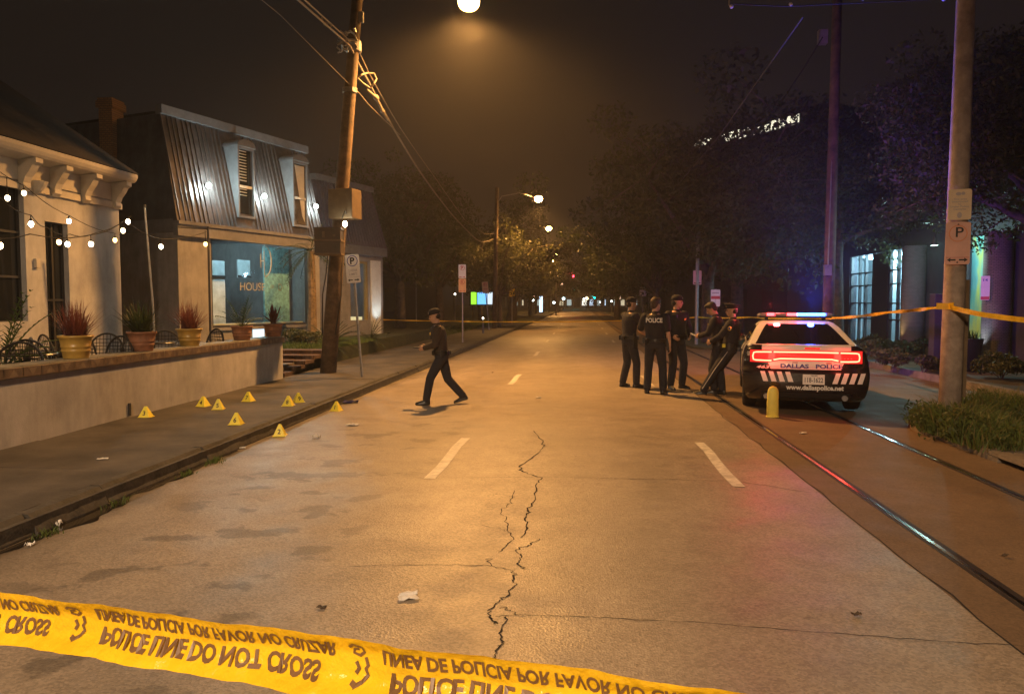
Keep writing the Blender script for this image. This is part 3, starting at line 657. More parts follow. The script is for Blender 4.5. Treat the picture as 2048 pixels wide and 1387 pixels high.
mb.tube([Vector((s + .0 + .28 * math.cos(q), .09, z + .45 * math.sin(q))) for q in [-math.pi / 2 + math.pi * i / 14 for i in range(15)]], .018, 5)
mb.tube([(s - .02, .09, z - .42), (s - .02, .09, z + .42)], .014, 5); mb.tube([(s - .16, .09, z - .2), (s - .16, .09, z + .2)], .014, 5); mb.tube([(s - .16, .09, z), (s - .02, .09, z)], .014, 5)
mb.build('window_emblem', m_letter, b2)
# interior
it = MB(); it.bb((.21, 4.6, -.3), (WB - .21, 4.7, ZM0 + .6)); it.bb((.21, T + .01, -.35), (WB - .21, 4.6, -.3)); it.bb((.21, T + .65, ZM0 + .6), (WB - .21, 4.6, ZM0 + .66)); it.bb((.21, T + .3, ZM0 + .1), (WB - .21, T + .36, ZM0 + .66)); it.build('room_shell', m_int, b2)
a, _ = FP(529, 560, .9); bq, _ = FP(578, 560, .9); MB().bb((a, .9, zb - .3), (bq, .96, zt - .05)).build('partition', m_teal, b2)
for (xa, xb, ya, yb) in ((421, 452, 520, 655), (475, 501, 519, 556)):
    sa, za = FP(xa, ya, 1.3); sb, zb2 = FP(xb, yb, 1.3); pn_ = MB().bb((sa, 1.3, zb2), (sb, 1.34, za)).build('reflection_panel', m_pale, b2); zm_ = FP(xa, 552, 1.28)[1]; MB().bb((sa, 1.26, zm_ - .03), (sb, 1.295, zm_ + .03)).build('reflection_bar', m_frame, pn_)
MB().bb((s0, .3, zb - .02), (s1, .62, zb + .09)).build('display_ledge', M('display_ledge', (.55, .52, .4), .6), b2)
tb = MB().tube([(FP(606, 590, 1.6)[0], 1.6, FP(606, 590, 1.6)[1]), (FP(609, 590, 1.6)[0], 1.6, FP(609, 590, 1.6)[1]), (FP(609, 620, 1.6)[0], 1.6, FP(609, 620, 1.6)[1])], .018, 6).build('light_tube', EM('light_tube', (.75, .85, 1), 9), b2)
MB().tube([(FP(590, 622, 1.8)[0], 1.8, FP(590, 622, 1.8)[1]), (FP(590, 633, 1.8)[0], 1.8, FP(590, 633, 1.8)[1])], .02, 6).build('amber_lamp', EM('amber_tube', (1, .5, .15), 7), b2)
MB().bb((FP(585, 610, 2)[0], 1.9, zb - .3), (FP(622, 610, 2)[0], 2.6, FP(600, 612, 2)[1])).build('counter', m_int, b2)
lp = MB().bb((.8, .75, ZM0 + .4), (WB - .8, .95, ZM0 + .45)).build('ceiling_lamp', EM('shop_tube', (.55, .92, 1.0), 3), b2)
for q_, yy_, pw_ in ((.26, .5, 34), (.56, .45, 60), (.7, 3.2, 26)): light('shop_light', 'POINT', (WB * q_, yy_, zt + .02), pw_, (.55, .92, 1.0), .1, b2)
MB().bb((-.11, .025, ZM0 - .2), (-.002, 8.05, ZM0 + .12)).build('side_fascia', m_fascia, b2); MB().bb((WB + .002, .025, ZM0 - .2), (WB + .1, 8.05, ZM0 + .12)).build('side_fascia', m_fascia, b2)
# low lit window under the sill
sa, za = FP(505, 655); sb, zb3 = FP(528, 675)
MB().bb((sa, -.012, zb3), (sb, -.004, za - .05)).build('basement_light', EM('basement_light', (.6, .85, 1), 1.2), b2)
MB().bb((.4, 1, H2 - .1), (WB - .4, 7, H2 + .02)).build('flat_roof', m_roof, b2)
# ================================================================== SECOND SHOP FARTHER ALONG
P2 = D(652, 600, 26.5); P2 = Vector((P2.x, P2.y, 0))
def FQ(px, py, off=0.):
    r = ray(px, py); c = P2 + NB * off; t = (c - CAM).dot(NB) / r.dot(NB); p = CAM + r * t; return (p - P2).dot(U), p.z - ZG
b3 = empty('purple_shop', (P2.x, P2.y, ZG), RZ2, 'darker purple mansard shop behind the wooden pole with a lit white doorway pier', 'building')
W3 = FQ(766, 600)[0]; ZA = FQ(720, 508)[1]; ZB = FQ(720, 372)[1]; m_purp = M('purple_metal', (.10, .07, .095), .5, .4, var=.25, scale=3)
wa, wb_ = FQ(700, 600)[0], FQ(737, 600)[0]; z0, z1 = FQ(720, 640)[1], FQ(720, 522)[1]
mb = MB(); mb.bb((0, 0, -.9), (wa, .25, ZA)); mb.bb((wb_, 0, -.9), (W3, .25, ZA)); mb.bb((wa + .0005, 0, -.9), (wb_ - .0005, .25, z0)); mb.bb((wa + .0005, 0, z1), (wb_ - .0005, .25, ZA)); mb.bb((0, .2505, -.9), (.2, 7, ZA)); mb.bb((W3 - .2, .2505, -.9), (W3, 7, ZA))
mb.build('wall', m_shopw, b3)
MB().bb((-.1, -.16, ZA - .02), (W3 + .1, .05, ZA + .3)).build('fascia', m_fascia, b3)
MB().add([(-.1, -.1, ZA + .3), (W3 + .1, -.1, ZA + .3), (W3 - .05, .5, ZB), (.05, .5, ZB), (-.1, 7, ZA + .3), (W3 + .1, 7, ZA + .3), (W3 - .05, 6.4, ZB), (.05, 6.4, ZB)], [(0, 1, 2, 3), (1, 5, 6, 2), (4, 0, 3, 7), (3, 2, 6, 7), (5, 4, 7, 6)]).build('mansard_sheet', m_purp, b3)
for i in range(22):
    f = i / 21; x = -.1 + (W3 + .2) * f; xt = .05 + (W3 - .1) * f
    MB().add([(x - .012, -.1, ZA + .3), (x + .012, -.1, ZA + .3), (xt + .012, .5, ZB), (xt - .012, .5, ZB), (x, -.14, ZA + .3), (xt, .46, ZB)], [(0, 4, 5, 3), (4, 1, 2, 5)]).build('seam', m_purp, b3)
MB().bb((0, .38, ZB - .02), (W3, .7, ZB + .18)).build('parapet_cap', m_fascia, b3)
MB().add([(wa, .1, z0), (wb_, .1, z0), (wb_, .1, z1), (wa, .1, z1)], [(0, 1, 2, 3)]).build('display_glass', m_shopg, b3)
fr = MB()
for s in (wa, wb_ - .08): fr.bb((s, .04, z0), (s + .08, .16, z1))
fr.bb((wa + .0805, .045, z1 - .08), (wb_ - .0805, .155, z1 - .001)); fr.build('window_frame', M('mustard_frame', (.28, .2, .07), .6), b3)
MB().bb((wa, .3, z0 - .02), (wb_, .8, z0 + .12)).build('display_ledge', EM('glowing_ledge', (1, .9, .5), .5), b3)  # ledge emits to stand in for light falling on it
MB().bb((.21, 3.5, -.3), (W3 - .21, 3.6, ZA - .1)).build('room_wall', m_int, b3); MB().bb((wa, 1.8, ZA - .4), (wb_, 1.95, ZA - .33)).build('ceiling_lamp', EM('shop_tube_dim', (.6, .8, 1), 5), b3); light('shop_light', 'POINT', ((wa + wb_) / 2, 1.6, ZA - .5), 16, (.6, .85, 1), .1, b3)
pa, pb = FQ(741, 600)[0], FQ(760, 600)[0]
MB().bb((pa, -.05, -.2), (pb, -.004, z1 + .06)).build('pier', m_white, b3)
lm = MB().lathe([(.05, 0), (.09, .05), (.02, .06)], ((pa + pb) / 2, -.6, .01), 10).build('uplight', m_frame, b3)
light('uplight_beam', 'SPOT', ((pa + pb) / 2, -.55, .12), 60, (.75, .95, 1), .04, b3, spot_size=R(75), spot_blend=.8).rotation_euler = (R(180 - 12), 0, 0)
# ================================================================== UTILITY POLE WITH STREET LAMP
m_wood = M('weathered_pole_wood', (.12, .078, .047), .9, var=.45, scale=5, bump=.9, bscale=10)
m_galv = MATS['galvanised']; m_box = M('brown_box', (.06, .042, .03), .55, var=.3, scale=6); m_boxl = M('tan_box', (.15, .105, .06), .6, var=.25, scale=5)
m_lamp = EM('sodium_lens', (1.0, .47, .11), 220)
def lamp_head(root, p, direction, pw=LAMP_W, cone=146, col=SODIUM):
    d = Vector(direction).normalized(); s = Vector((-d.y, d.x, 0)); hd = MB()
    rings = []
    for t, wd, h0, h1 in ((-.38, .04, -.02, .05), (-.2, .09, -.04, .09), (0, .15, -.05, .12), (.2, .13, -.05, .09), (.34, .04, -.03, .02)):
        rings.append([Vector(p) + d * t + s * wd * math.cos(q) + Vector((0, 0, (h1 if math.sin(q) > 0 else -h0) * math.sin(q) + .06)) for q in [2 * math.pi * i / 12 for i in range(12)]])
    h = hd.loft(rings).build('lamp_head', m_galv, root, smooth=True)
    MB().ell(Vector(p) + d * .03 + Vector((0, 0, -.05)), (.25, .25, .2), 16, 10).build('lens', m_lamp, h, smooth=True)
    if pw: light('lamp_light', 'SPOT', Vector(p) + d * .03 + Vector((0, 0, -.40)), pw, col, .13, root, spot_size=R(cone), spot_blend=.45)
base = G(655, 745, WZ); top = D(719, -60, base.dot(Vector((0, 1, 0))) if False else 16.6)
up = empty('utility_pole', (base.x, base.y, WZ), 0, 'leaning wooden utility pole carrying cables, boxes and a bright street lamp', 'utility pole'); o = Vector(up.location)
tp = top - o; pts = [Vector((0, 0, -.2)), tp * .25, tp * .5, tp * .75, tp]
MB().tube(pts, [.19, .175, .155, .135, .12], 14).build('pole', m_wood, up, smooth=True)
def on_pole(z): return Vector((tp.x * z / tp.z, tp.y * z / tp.z, z))
lampp = D(935, 0, 17.6); lp_ = lampp - o
a0 = on_pole(lp_.z - .25); am = Vector((a0.x + .45, a0.y + .2, a0.z + .55)); end = lp_ + Vector((-.35, -.1, .10))
MB().tube([a0 + Vector((.1, 0, -.15)), a0 + Vector((.14, .02, .05)), a0 + Vector((.3, .06, .28)), am + Vector((.3, .1, .02)), (am + end) / 2 + Vector((.1, .05, .28)), end], .032, 8).build('lamp_arm', m_galv, up, smooth=True)
lamp_head(up, lp_, (1, .25, 0))
MB().lathe([(.17, -.12), (.18, -.1), (.18, .1), (.17, .12)], on_pole(z=D(707, 85, 16.5).z - WZ), 14).build('clamp_band', m_galv, up)
MB().lathe([(.15, -.05), (.165, -.05), (.165, .05), (.15, .05)], on_pole(z=D(704, 172, 16.5).z - WZ), 14).build('clamp_band', m_galv, up)
MB().box(on_pole(D(700, 30, 16.5).z - WZ) + Vector((.14, -.05, 0)), (.1, .1, .22)).build('arm_clamp', m_galv, up)
# equipment boxes
def pbox(px0, py0, px1, py1, d, dep, rz=0.): 
    a = D(px0, py0, d) - o; b = D(px1, py1, d) - o; return (a + b) / 2, (abs(b.x - a.x), dep, abs(a.z - b.z))
c, dm = pbox(633, 457, 684, 510, 16.1, .42); bx = MB().box(c, dm, R(8)).build('equipment_cabinet', m_box, up, bevel=.008)
for zz, mt in ((.02, m_boxl), (-.27, m_boxl), (.27, m_box)): MB().box(c + Vector((.0, -.0, zz)), (dm[0] + .03, dm[1] + .03, .035), R(8)).build('trim_strip', mt, bx)
MB().box(c + Vector((-.05, -.222, .14)), (.05, .02, .13), R(8)).build('latch', m_boxl, bx); MB().box(c + Vector((.17, -.19, .12)), (.05, .02, .04), R(8)).build('latch', m_boxl, bx)
c, dm = pbox(664, 380, 716, 438, 16.5, .45); MB().box(c, dm, R(-10)).build('equipment_cabinet', m_boxl, up, bevel=.01)
q = D(690, 448, 16.2) - o
MB().tube([q + Vector((.02, .1, .2)), q + Vector((.0, 0, .28)), q + Vector((-.05, -.05, .12))], .012, 6).build('lamp_hanger', m_frame, up)
MB().ell(q, (.05, .05, .065), 12, 8).build('flood_bulb', EM('flood_bulb', (1, .95, .7), 28), up, smooth=True)
light('flood_light', 'POINT', q + Vector((.02, -.12, -.02)), 5, (1, .95, .75), .05, up)
for dx, s in ((-.17, 1), (.17, -1)):
    pts = [on_pole(.9) + Vector((dx * .9, -.12, 0)), on_pole(1.8) + Vector((dx * 1.3, -.13, 0)), on_pole(2.3) + Vector((dx * 1.05, -.12, 0)), on_pole(2.75) + Vector((dx * 1.1, -.1, 0))]
    MB().tube(pts, .014, 6).build('conduit_cable', m_cable, up, smooth=True)
# overhead cables
m_ocab = M('overhead_cable', (.20, .16, .12), .7, var=.2, scale=3)
def cable(name, label, pts, r=.012, sag=0., mat=None, n=14):
    P = []
    pts = [Vector(p) for p in pts]
    for a, b in zip(pts[:-1], pts[1:]):
        for k in range(n): t = k / n; q = a.lerp(b, t); q.z -= sag * 4 * t * (1 - t); P.append(q)
    P.append(pts[-1]); og = P[0].copy()
    return tag(MB().tube([p - og for p in P], r, 5).build(name, mat or m_ocab, loc=og), label, 'cable')
hub = D(700, 92, 16.4)
P990 = D(993, 476, 47)
cable('overhead_cable', 'thick cable bundle running from the pole top toward the upper corner building', [hub, D(596, 0, 14), D(450, -120, 11)], .022)
cable('overhead_cable', 'pair cable beside the thick bundle above the roofs', [hub + Vector((0, 0, .1)), D(640, 28, 15), D(609, 0, 14.2), D(470, -120, 11)], .016)
cable('overhead_cable', 'thin drop wire crossing low behind the pole to the restaurant', [D(698, 168, 16.5), D(560, 30, 14), D(450, -60, 12)], .006)
cable('overhead_cable', 'long looping cable bundle sagging down the street to the next pole', [hub, D(735, 160, 18), D(790, 262, 22), D(850, 358, 28), D(905, 430, 36), D(950, 476, 42), D(965, 484, 44), D(985, 478, 46.5), P990], .03, .03)
cable('overhead_cable', 'thinner cable above the sagging bundle between the two wooden poles', [hub + Vector((.1, 0, .1)), D(740, 150, 18), D(800, 255, 22.5), D(870, 355, 30), D(930, 440, 40), D(970, 468, 45), P990 + Vector((0, 0, .3))], .014, .02)
cable('overhead_cable', 'short service wire leaving the pole band toward the street', [D(709, 176, 16.4), D(722, 190, 17), D(735, 207, 18), D(800, 270, 23)], .009)
cable('cable_loop', 'coiled slack loop of cable hanging from the bundle beside the pole', [D(716, 155, 17), D(722, 150, 17), D(735, 146, 17.3), D(748, 147, 17.4), D(753, 158, 17.4), D(748, 168, 17.3), D(740, 176, 17.3), D(727, 168, 17.1), D(716, 157, 17)], .022, 0, None, 4)
cable('cable_loop', 'small slack loop of cable on the bundle before the pole', [D(643, 35, 15.2), D(648, 50, 15.3), D(660, 57, 15.4), D(663, 50, 15.4), D(650, 44, 15.3)], .014, 0, None, 4)
sp = MB(); 
for p, r in ((D(752, 195, 18.6), .07), (D(765, 222, 19.6), .06)): sp.ell(p - hub, (r, r * 2.2, r), 10, 7)
sp.tube([D(735, 180, 18) - hub, D(752, 195, 18.6) - hub, D(765, 222, 19.6) - hub, D(775, 240, 20.4) - hub], .03, 7)
tag(sp.build('splice_case', m_ocab, loc=hub, smooth=True), 'dark lumpy splice case on the cable bundle beyond the pole', 'splice case')
hw = MB()
for i in range(26):
    rnd = random.Random(i + 40); c = D(rnd.uniform(672, 712), rnd.uniform(62, 108), 16.25) - o; hw.tube([c, c + Vector((rnd.gauss(0, .09), rnd.gauss(0, .05), rnd.gauss(0, .07)))], rnd.uniform(.012, .028), 6)
hw.build('cable_hardware', m_galv, up)
# ---- further lamps of the row
def lamp_pole(px_base, d, lamp_px, lab, pw, wood=True, h=None):
    b = D(px_base, 605, d); lx = D(*lamp_px, d); root = empty('street_lamp', (b.x, b.y, WZ), 0, lab, 'street lamp'); H = lx.z - WZ
    MB().tube([(0, 0, -.3), (.1, 0, H * .5), (.2, 0, H + .6)], [.16, .14, .11], 10).build('pole', m_wood, root, smooth=True)
    e = Vector((lx.x - b.x, lx.y - b.y, H)); MB().tube([(.2, 0, H - .4), (.5, 0, H + .05), (e.x * .6, 0, H + .25), (e.x - .35, e.y, H + .1)], .03, 7).build('lamp_arm', m_galv, root, smooth=True)
    lamp_head(root, e, (1, 0, 0), pw); return root
lamp_pole(988, 47, (1076, 396), 'wooden pole with lit street lamp where the sagging cables end', LAMP_W * .45)
lamp_pole(1030, 67, (1097, 456), 'lit street lamp beyond the sagging cables, by the leaning tree', LAMP_W * .45)
lamp_pole(1072, 112, (1112, 510), 'small distant lit street lamp before the red signal', LAMP_W * .8)
lamp_pole(1098, 135, (1108, 521), 'far yellowish street lamp just past the paler one', LAMP_W * .8)
rl = empty('street_lamp', (-5.9, -8.5, WZ), 0, 'street lamp on the sidewalk behind the crime scene tape', 'street lamp')
MB().tube([(0, 0, -.3), (0, 0, 9)], [.18, .12], 12).build('pole', m_wood, rl); MB().tube([(0, 0, 8.2), (.8, 0, 8.8), (2.2, 0, 8.75), (3.3, 0, 8.6)], .03, 8).build('lamp_arm', m_galv, rl); lamp_head(rl, (3.6, 0, 8.5), (1, 0, 0), LAMP_W * 1.66, 171, WARM)
# ================================================================== SIGNS
m_sign = M('sign_white', (.78, .74, .72), .45, var=.06, scale=6); m_signp = M('sign_pink_lit', (.72, .42, .36), .5, var=.12, scale=5); m_signo = M('sign_orange', (.75, .42, .2), .45, var=.08)  # pink of flash and police lights put into the sign colour
m_signy = M('sign_yellow', (.85, .62, .05), .45, var=.08); m_ink = M('sign_ink', (.02, .02, .025), .6, var=0); m_blue = M('sign_blue', (.05, .05, .30), .5, var=0); m_redi = M('sign_red', (.5, .06, .05), .5, var=0); m_grey = M('sign_grey', (.42, .38, .42), .5, var=0)
m_post = M('sign_post_steel', (.32, .31, .30), .5, .6, var=.25, scale=7)
def rrect(w, h, r, n=4):
    P = []
    for cx, cz, a in ((w / 2 - r, h / 2 - r, 0), (-w / 2 + r, h / 2 - r, 90), (-w / 2 + r, -h / 2 + r, 180), (w / 2 - r, -h / 2 + r, 270)):
        for i in range(n + 1): q = R(a + 90 * i / n); P.append((cx + r * math.cos(q), cz + r * math.sin(q)))
    return P
def panel(parent, c, w, h, mat, marks=(), name='sign_panel', ry=0.):
    """upright board facing -y; marks: (kind, x, z, size, material, extra)"""
    c = Vector(c); rr = Matrix.Rotation(ry, 3, 'Y'); P = rrect(w, h, min(w, h) * .1); mb = MB(); k = len(P)
    f = lambda x, z, y: c + rr @ Vector((x, y, z))
    mb.add([f(x, z, 0) for x, z in P] + [f(x, z, .004) for x, z in P], [tuple(range(k - 1, -1, -1)), tuple(range(k, 2 * k))] + [(i, (i + 1) % k, k + (i + 1) % k, k + i) for i in range(k)])
    po = mb.build(name, mat, parent, fixn=True)
    for kind, x, z, s, mt, ex in marks:
        m2 = MB()
        if kind == 'text': text_to(m2, ex[0], lambda a, b: f(x + a, z + b, -.003), s, ex[1], ex[2] if len(ex) > 2 else .02)
        elif kind == 'ring':
            n = 28; m2.add([f(x + r * math.cos(2 * math.pi * i / n), z + r * math.sin(2 * math.pi * i / n), -.002) for r in (s, s * ex) for i in range(n)], [(i, (i + 1) % n, n + (i + 1) % n, n + i) for i in range(n)])
        elif kind == 'disc': n = 20; m2.add([f(x + s * math.cos(2 * math.pi * i / n), z + s * ex * math.sin(2 * math.pi * i / n), -.0015) for i in range(n)], [tuple(range(n - 1, -1, -1))])
        elif kind == 'bar': m2.add([f(x - s / 2, z - ex / 2, -.0018), f(x + s / 2, z - ex / 2, -.0018), f(x + s / 2, z + ex / 2, -.0018), f(x - s / 2, z + ex / 2, -.0018)], [(0, 1, 2, 3)])
        elif kind == 'arrow':
            d = ex; m2.add([f(x + d * a * s, z + b * s, -.0022) for a, b in ((.5, 0), (.1, .28), (.1, .1), (-.5, .1), (-.5, -.1), (.1, -.1), (.1, -.28))], [(0, 1, 2, 3, 4, 5, 6)])
        elif kind == 'frame':
            for xx, zz, ww, hh in ((0, h / 2 - s, w - 2 * s, .006), (0, -h / 2 + s, w - 2 * s, .006), (-w / 2 + s, 0, .006, h - 2 * s), (w / 2 - s, 0, .006, h - 2 * s)):
                m2.add([f(xx - ww / 2, zz - hh / 2, -.0012), f(xx + ww / 2, zz - hh / 2, -.0012), f(xx + ww / 2, zz + hh / 2, -.0012), f(xx - ww / 2, zz + hh / 2, -.0012)], [(0, 1, 2, 3)])
        m2.build('lettering' if kind == 'text' else 'printed_mark', mt, po)
    return po
def arrows(w, z, mt=None): return [('arrow', -w * .24, z, .11, mt or m_ink, -1), ('arrow', w * .24, z, .11, mt or m_ink, 1)]
def post_sign(label, basepx, z, d, height, tilt, panels, r=.028):
    b = D(basepx[0], basepx[1], d); root = empty('parking_sign', (b.x, b.y, z), 0, label, 'sign'); root.rotation_euler = (0, R(tilt), 0)
    MB().tube([(0, .035, -.2), (0, .035, height)], r, 8).build('post', m_post, root)
    for zc, w, h, mt, marks in panels: panel(root, (0, 0, zc), w, h, mt, marks)
    return root
zc = 2.38
post_sign('tilted white parking sign with circled P beside the wooden pole', (723, 745), WZ, 16.5, 2.70, -4, [(zc, .31, .62, m_sign, [('ring', 0, zc * 0 + .17, .12, m_blue, .86), ('text', 0, .165, .2, m_ink, ('P', .1, .03)), ('text', 0, -.04, .075, m_grey, ('2 HOUR', .2)), ('text', 0, -.12, .075, m_grey, ('LIMIT', .18)), ('bar', 0, -.18, .29, m_grey, .006)] + arrows(.31, -.245))])
post_sign('upright post with a white parking sign above an orange restriction sign', (925, 680), WZ, 31, 3.1, 0, [(2.92, .31, .56, m_sign, [('ring', 0, .14, .1, m_redi, .85), ('text', 0, .135, .17, m_redi, ('P', .08, .03))] + arrows(.31, -.23, m_redi)), (2.34, .31, .56, m_signo, [('ring', 0, .14, .1, m_redi, .85), ('text', 0, .135, .16, m_redi, ('R', .08, .03))] + arrows(.31, -.22, m_redi))], .03)
post_sign('single orange street sign leaning on its post near the lit panel', (978, 655), WZ, 45, 2.85, -5, [(2.55, .38, .68, m_signo, [('ring', 0, .17, .11, m_redi, .85), ('text', 0, .165, .17, m_redi, ('P', .09, .03)), ('bar', 0, -.1, .22, m_redi, .03)])], .032)
post_sign('yellow warning sign under a small white plate far along the kerb', (1024, 650), WZ, 58, 3.0, 0, [(2.45, .42, .66, m_signy, [('bar', 0, .1, .2, m_ink, .05)]), (3.0, .3, .3, m_sign, [('bar', 0, 0, .2, m_ink, .04)])], .035)
post_sign('parking sign coloured as if lit pink on the grey steel post by the tree trunks', (1393, 672), VZ, 31, 4.3, 0, [(2.75, .34, .58, m_signp, [('text', 0, .13, .22, m_redi, ('P', .1, .02))] + arrows(.34, -.22, m_ink))], .075)
post_sign('white notice sign with a red band in front of a tree trunk', (1430, 660), VZ, 29.5, 2.25, 0, [(1.9, .36, .66, m_sign, [('bar', 0, .02, .34, m_redi, .12), ('bar', 0, .2, .26, m_grey, .05), ('bar', 0, -.18, .012, m_grey, .28)])], .03)
post_sign('white parking sign on a post just past the officers', (1285, 650), VZ, 50, 2.8, 0, [(2.45, .42, .58, m_sign, [('bar', 0, .1, .2, m_grey, .05)])], .035)
post_sign('small white sign far along the tram side of the street', (1258, 640), VZ, 66, 2.7, 0, [(2.35, .42, .62, m_sign, [('bar', 0, .1, .2, m_grey, .05)])], .035)
# ================================================================== EVIDENCE MARKERS
m_mark = M('marker_yellow', (.92, .78, .07), .45, var=.06)
def marker(px, py, z, num, rz, lab):
    p = G(px, py, z) if z is not None else G(px, py); root = empty('evidence_marker', p + Vector((0, 0, .003)), R(rz), lab, 'evidence marker', 'yellow numbered evidence markers')
    s = .081; t = .016; h = .155; mb = MB()
    mb.add([(-s, -s, 0), (s, -s, 0), (s, s, 0), (-s, s, 0), (-t, -t, h), (t, -t, h), (t, t, h), (-t, t, h)], [(3, 2, 1, 0), (0, 1, 5, 4), (1, 2, 6, 5), (2, 3, 7, 6), (3, 0, 4, 7), (4, 5, 6, 7)]); mb.build('shell', m_mark, root, bevel=.004)
    MB().bb((-s - .006, -s - .006, 0), (s + .006, s + .006, .006)).build('foot_flange', m_mark, root)
    m2 = MB(); k = (s - t) / h
    text_to(m2, str(num), lambda x, y: (x, -s + k * (.06 + y) - .004, .06 + y), .085, None, .02); m2.build('number', m_ink, root)
for a in ((292, 834, WZ, 3, 8, 'yellow evidence marker 3 tight against the foot of the low wall'), (407, 812, WZ, 4, -10, 'yellow evidence marker 4 on the sidewalk near the wall conduit'), (437, 818, WZ, 5, 14, 'yellow evidence marker 5 just streetward of marker 4'),
          (473, 848, WZ, 6, 6, 'yellow evidence marker 6 on the sidewalk close to the kerb'), (497, 802, WZ, 7, -5, 'yellow evidence marker 7 standing alone by the wall'), (577, 811, WZ, 8, 3, 'yellow evidence marker 8 at the kerb edge, one of a close pair'),
          (597, 804, WZ, 9, 38, 'yellow evidence marker 9 turned sideways behind marker 8'), (560, 871, None, 2, 12, 'yellow evidence marker 2 in the gutter below the kerb'), (673, 821, None, 1, -8, 'yellow evidence marker 1 in the roadway gutter beyond the others')): marker(*a)
p = G(1545, 833); tl = empty('yellow_marker_post', (p.x, p.y, gz(p.x)), 0, 'short rounded yellow post standing behind the patrol car', 'post')
rings = [[Vector((rx * math.cos(q), rx * .62 * math.sin(q), z)) for q in [2 * math.pi * i / 16 for i in range(16)]] for z, rx in ((0, .088), (.005, .092), (.2, .09), (.38, .086), (.43, .076), (.465, .05), (.48, .012))]
MB().loft(rings).build('post_body', M('yellow_vinyl', (.80, .66, .12), .5, var=.1, bump=.3, bscale=8), tl, smooth=True); MB().lathe([(.1, 0), (.1, .012), (.095, .014)], n=18).build('base_rim', MATS['yellow_vinyl'], tl)
# ================================================================== LITTER
m_paper = M('paper_white', (.7, .67, .62), .7, var=.15, scale=12)
def scrap(px, py, w, l, h, rz, lab, z=None, seed=0, name='paper_scrap', mat=None):
    rnd = random.Random(seed); p = G(px, py) if z is None else G(px, py, z); mb = MB()
    H = [[rnd.random() * h for _ in range(6)] for _ in range(5)]
    mb.grid(lambda u, v: ((u - .5) * w + rnd.gauss(0, w * .04), (v - .5) * l + rnd.gauss(0, l * .04), .008 + H[int(u * 4)][int(v * 5)]), 4, 5)
    o = mb.build(name, mat or m_paper, loc=p, rot=(0, 0, R(rz))); sm = o.modifiers.new('thickness', 'SOLIDIFY'); sm.thickness = .004
    return tag(o, lab, 'litter')
scrap(705, 851, .17, .1, .03, 5, 'flat white wrapper in the lane beyond the gutter marker', seed=1); scrap(633, 876, .1, .08, .05, 20, 'crumpled white scrap beside the road stains', seed=2); scrap(817, 1195, .11, .10, .02, 15, 'torn pale paper lying in the lane before the yellow tape', seed=3)
scrap(113, 1052, .07, .06, .05, 0, 'crumpled white cup soaked in the kerb puddle', seed=4); scrap(480, 897, .12, .04, .02, 30, 'flattened white shreds in the gutter', seed=5); scrap(1077, 795, .1, .1, .01, 0, 'tiny pale scrap on the centre of the road', seed=6); scrap(205, 918, .1, .04, .01, 20, 'small pale stick lying on the sidewalk', WZ, 7)
scrap(60, 1092, .05, .05, .03, 0, 'small soggy scrap at the near end of the puddle', seed=8); scrap(1606, 866, .11, .05, .01, 40, 'pinkish scrap on the track slab behind the car', seed=9)
scrap(700, 806, .28, .12, .05, 30, 'crumpled blue cloth in the gutter past the last marker', seed=10, name='cloth_scrap', mat=M('blue_cloth', (.05, .05, .2), .8))
m_leafd = M('dead_leaf', (.06, .04, .025), .8)
for i, (px, py) in enumerate(((643, 1217), (1713, 1230), (2010, 1112), (985, 745))): scrap(px, py, .05, .03, .012, 20 * i, ('dark dead leaf in the lane beside the torn pale paper', 'dark dead leaf by the long transverse crack', 'dark dead leaf on the slab between the tram rails', 'dark speck of leaf near the far lane dashes')[i], seed=20 + i, name='dead_leaf', mat=m_leafd)
# ================================================================== POLICE TAPES
def tape_mat():
    m = M('tape_yellow', (.92, .60, .02), .28, var=.12, scale=9, spec=.5, bump=.5, bscale=55); n = m.node_tree.nodes; l = m.node_tree.links
    tr = n.new('ShaderNodeBsdfTranslucent'); tr.inputs[0].default_value = (.9, .55, .03, 1); mx = n.new('ShaderNodeMixShader'); mx.inputs[0].default_value = .35
    l.new(n['Principled BSDF'].outputs[0], mx.inputs[1]); l.new(tr.outputs[0], mx.inputs[2]); l.new(mx.outputs[0], n['Material Output'].inputs[0]); return m
m_tape = tape_mat(); m_tink = M('tape_ink', (.14, .075, .03), .5, var=.2, scale=40)
A = D(-260, 1183 - .1345 * 260, 1 / (1.015 - .000338 * 260)); B = D(1800, 1183 + .1345 * 1800, 1 / (1.015 + .000338 * 1800)); AB = B - A; LT = AB.length; td = AB.normalized()
tn = td.cross(Vector((0, 0, 1))).normalized()           # towards the camera
if tn.dot(CAM - A) < 0: tn = -tn
dn = td.cross(tn).normalized(); dn = dn if dn.z < 0 else -dn
TW = .065
def tp_(s, w, off=0.):
    k = w / TW; bow = .010 * math.sin(math.pi * min(1, k * 1.15)) - .016 * max(0, k - .72) * 3.2
    rip = .0025 * math.sin(s * 23 + k * 2.2) + .0018 * math.sin(s * 51 + 1) + .0012 * math.sin(s * 140 + 6 * k) * math.sin(s * 31) + .001 * math.sin(k * 14 + s * 17)
    wd = w * (.98 + .02 * math.sin(s * 9)); 
    return A + td * s + dn * (wd if k < .78 else TW * .78 + (wd - TW * .78) * .8) + tn * (-bow + rip + off)
ft = empty('police_tape', A, 0, 'yellow police tape with mirrored black lettering stretched across the road in front', 'tape'); fo = Vector(ft.location)
MB().grid(lambda u, v: tp_(u * LT, v * TW) - fo, 260, 16).build('ribbon', m_tape, ft, smooth=True)
def s_of(px):
    d = 1 / (1.015 + .000338 * px); return (D(px, 1183 + .1345 * px, d) - A).dot(td)
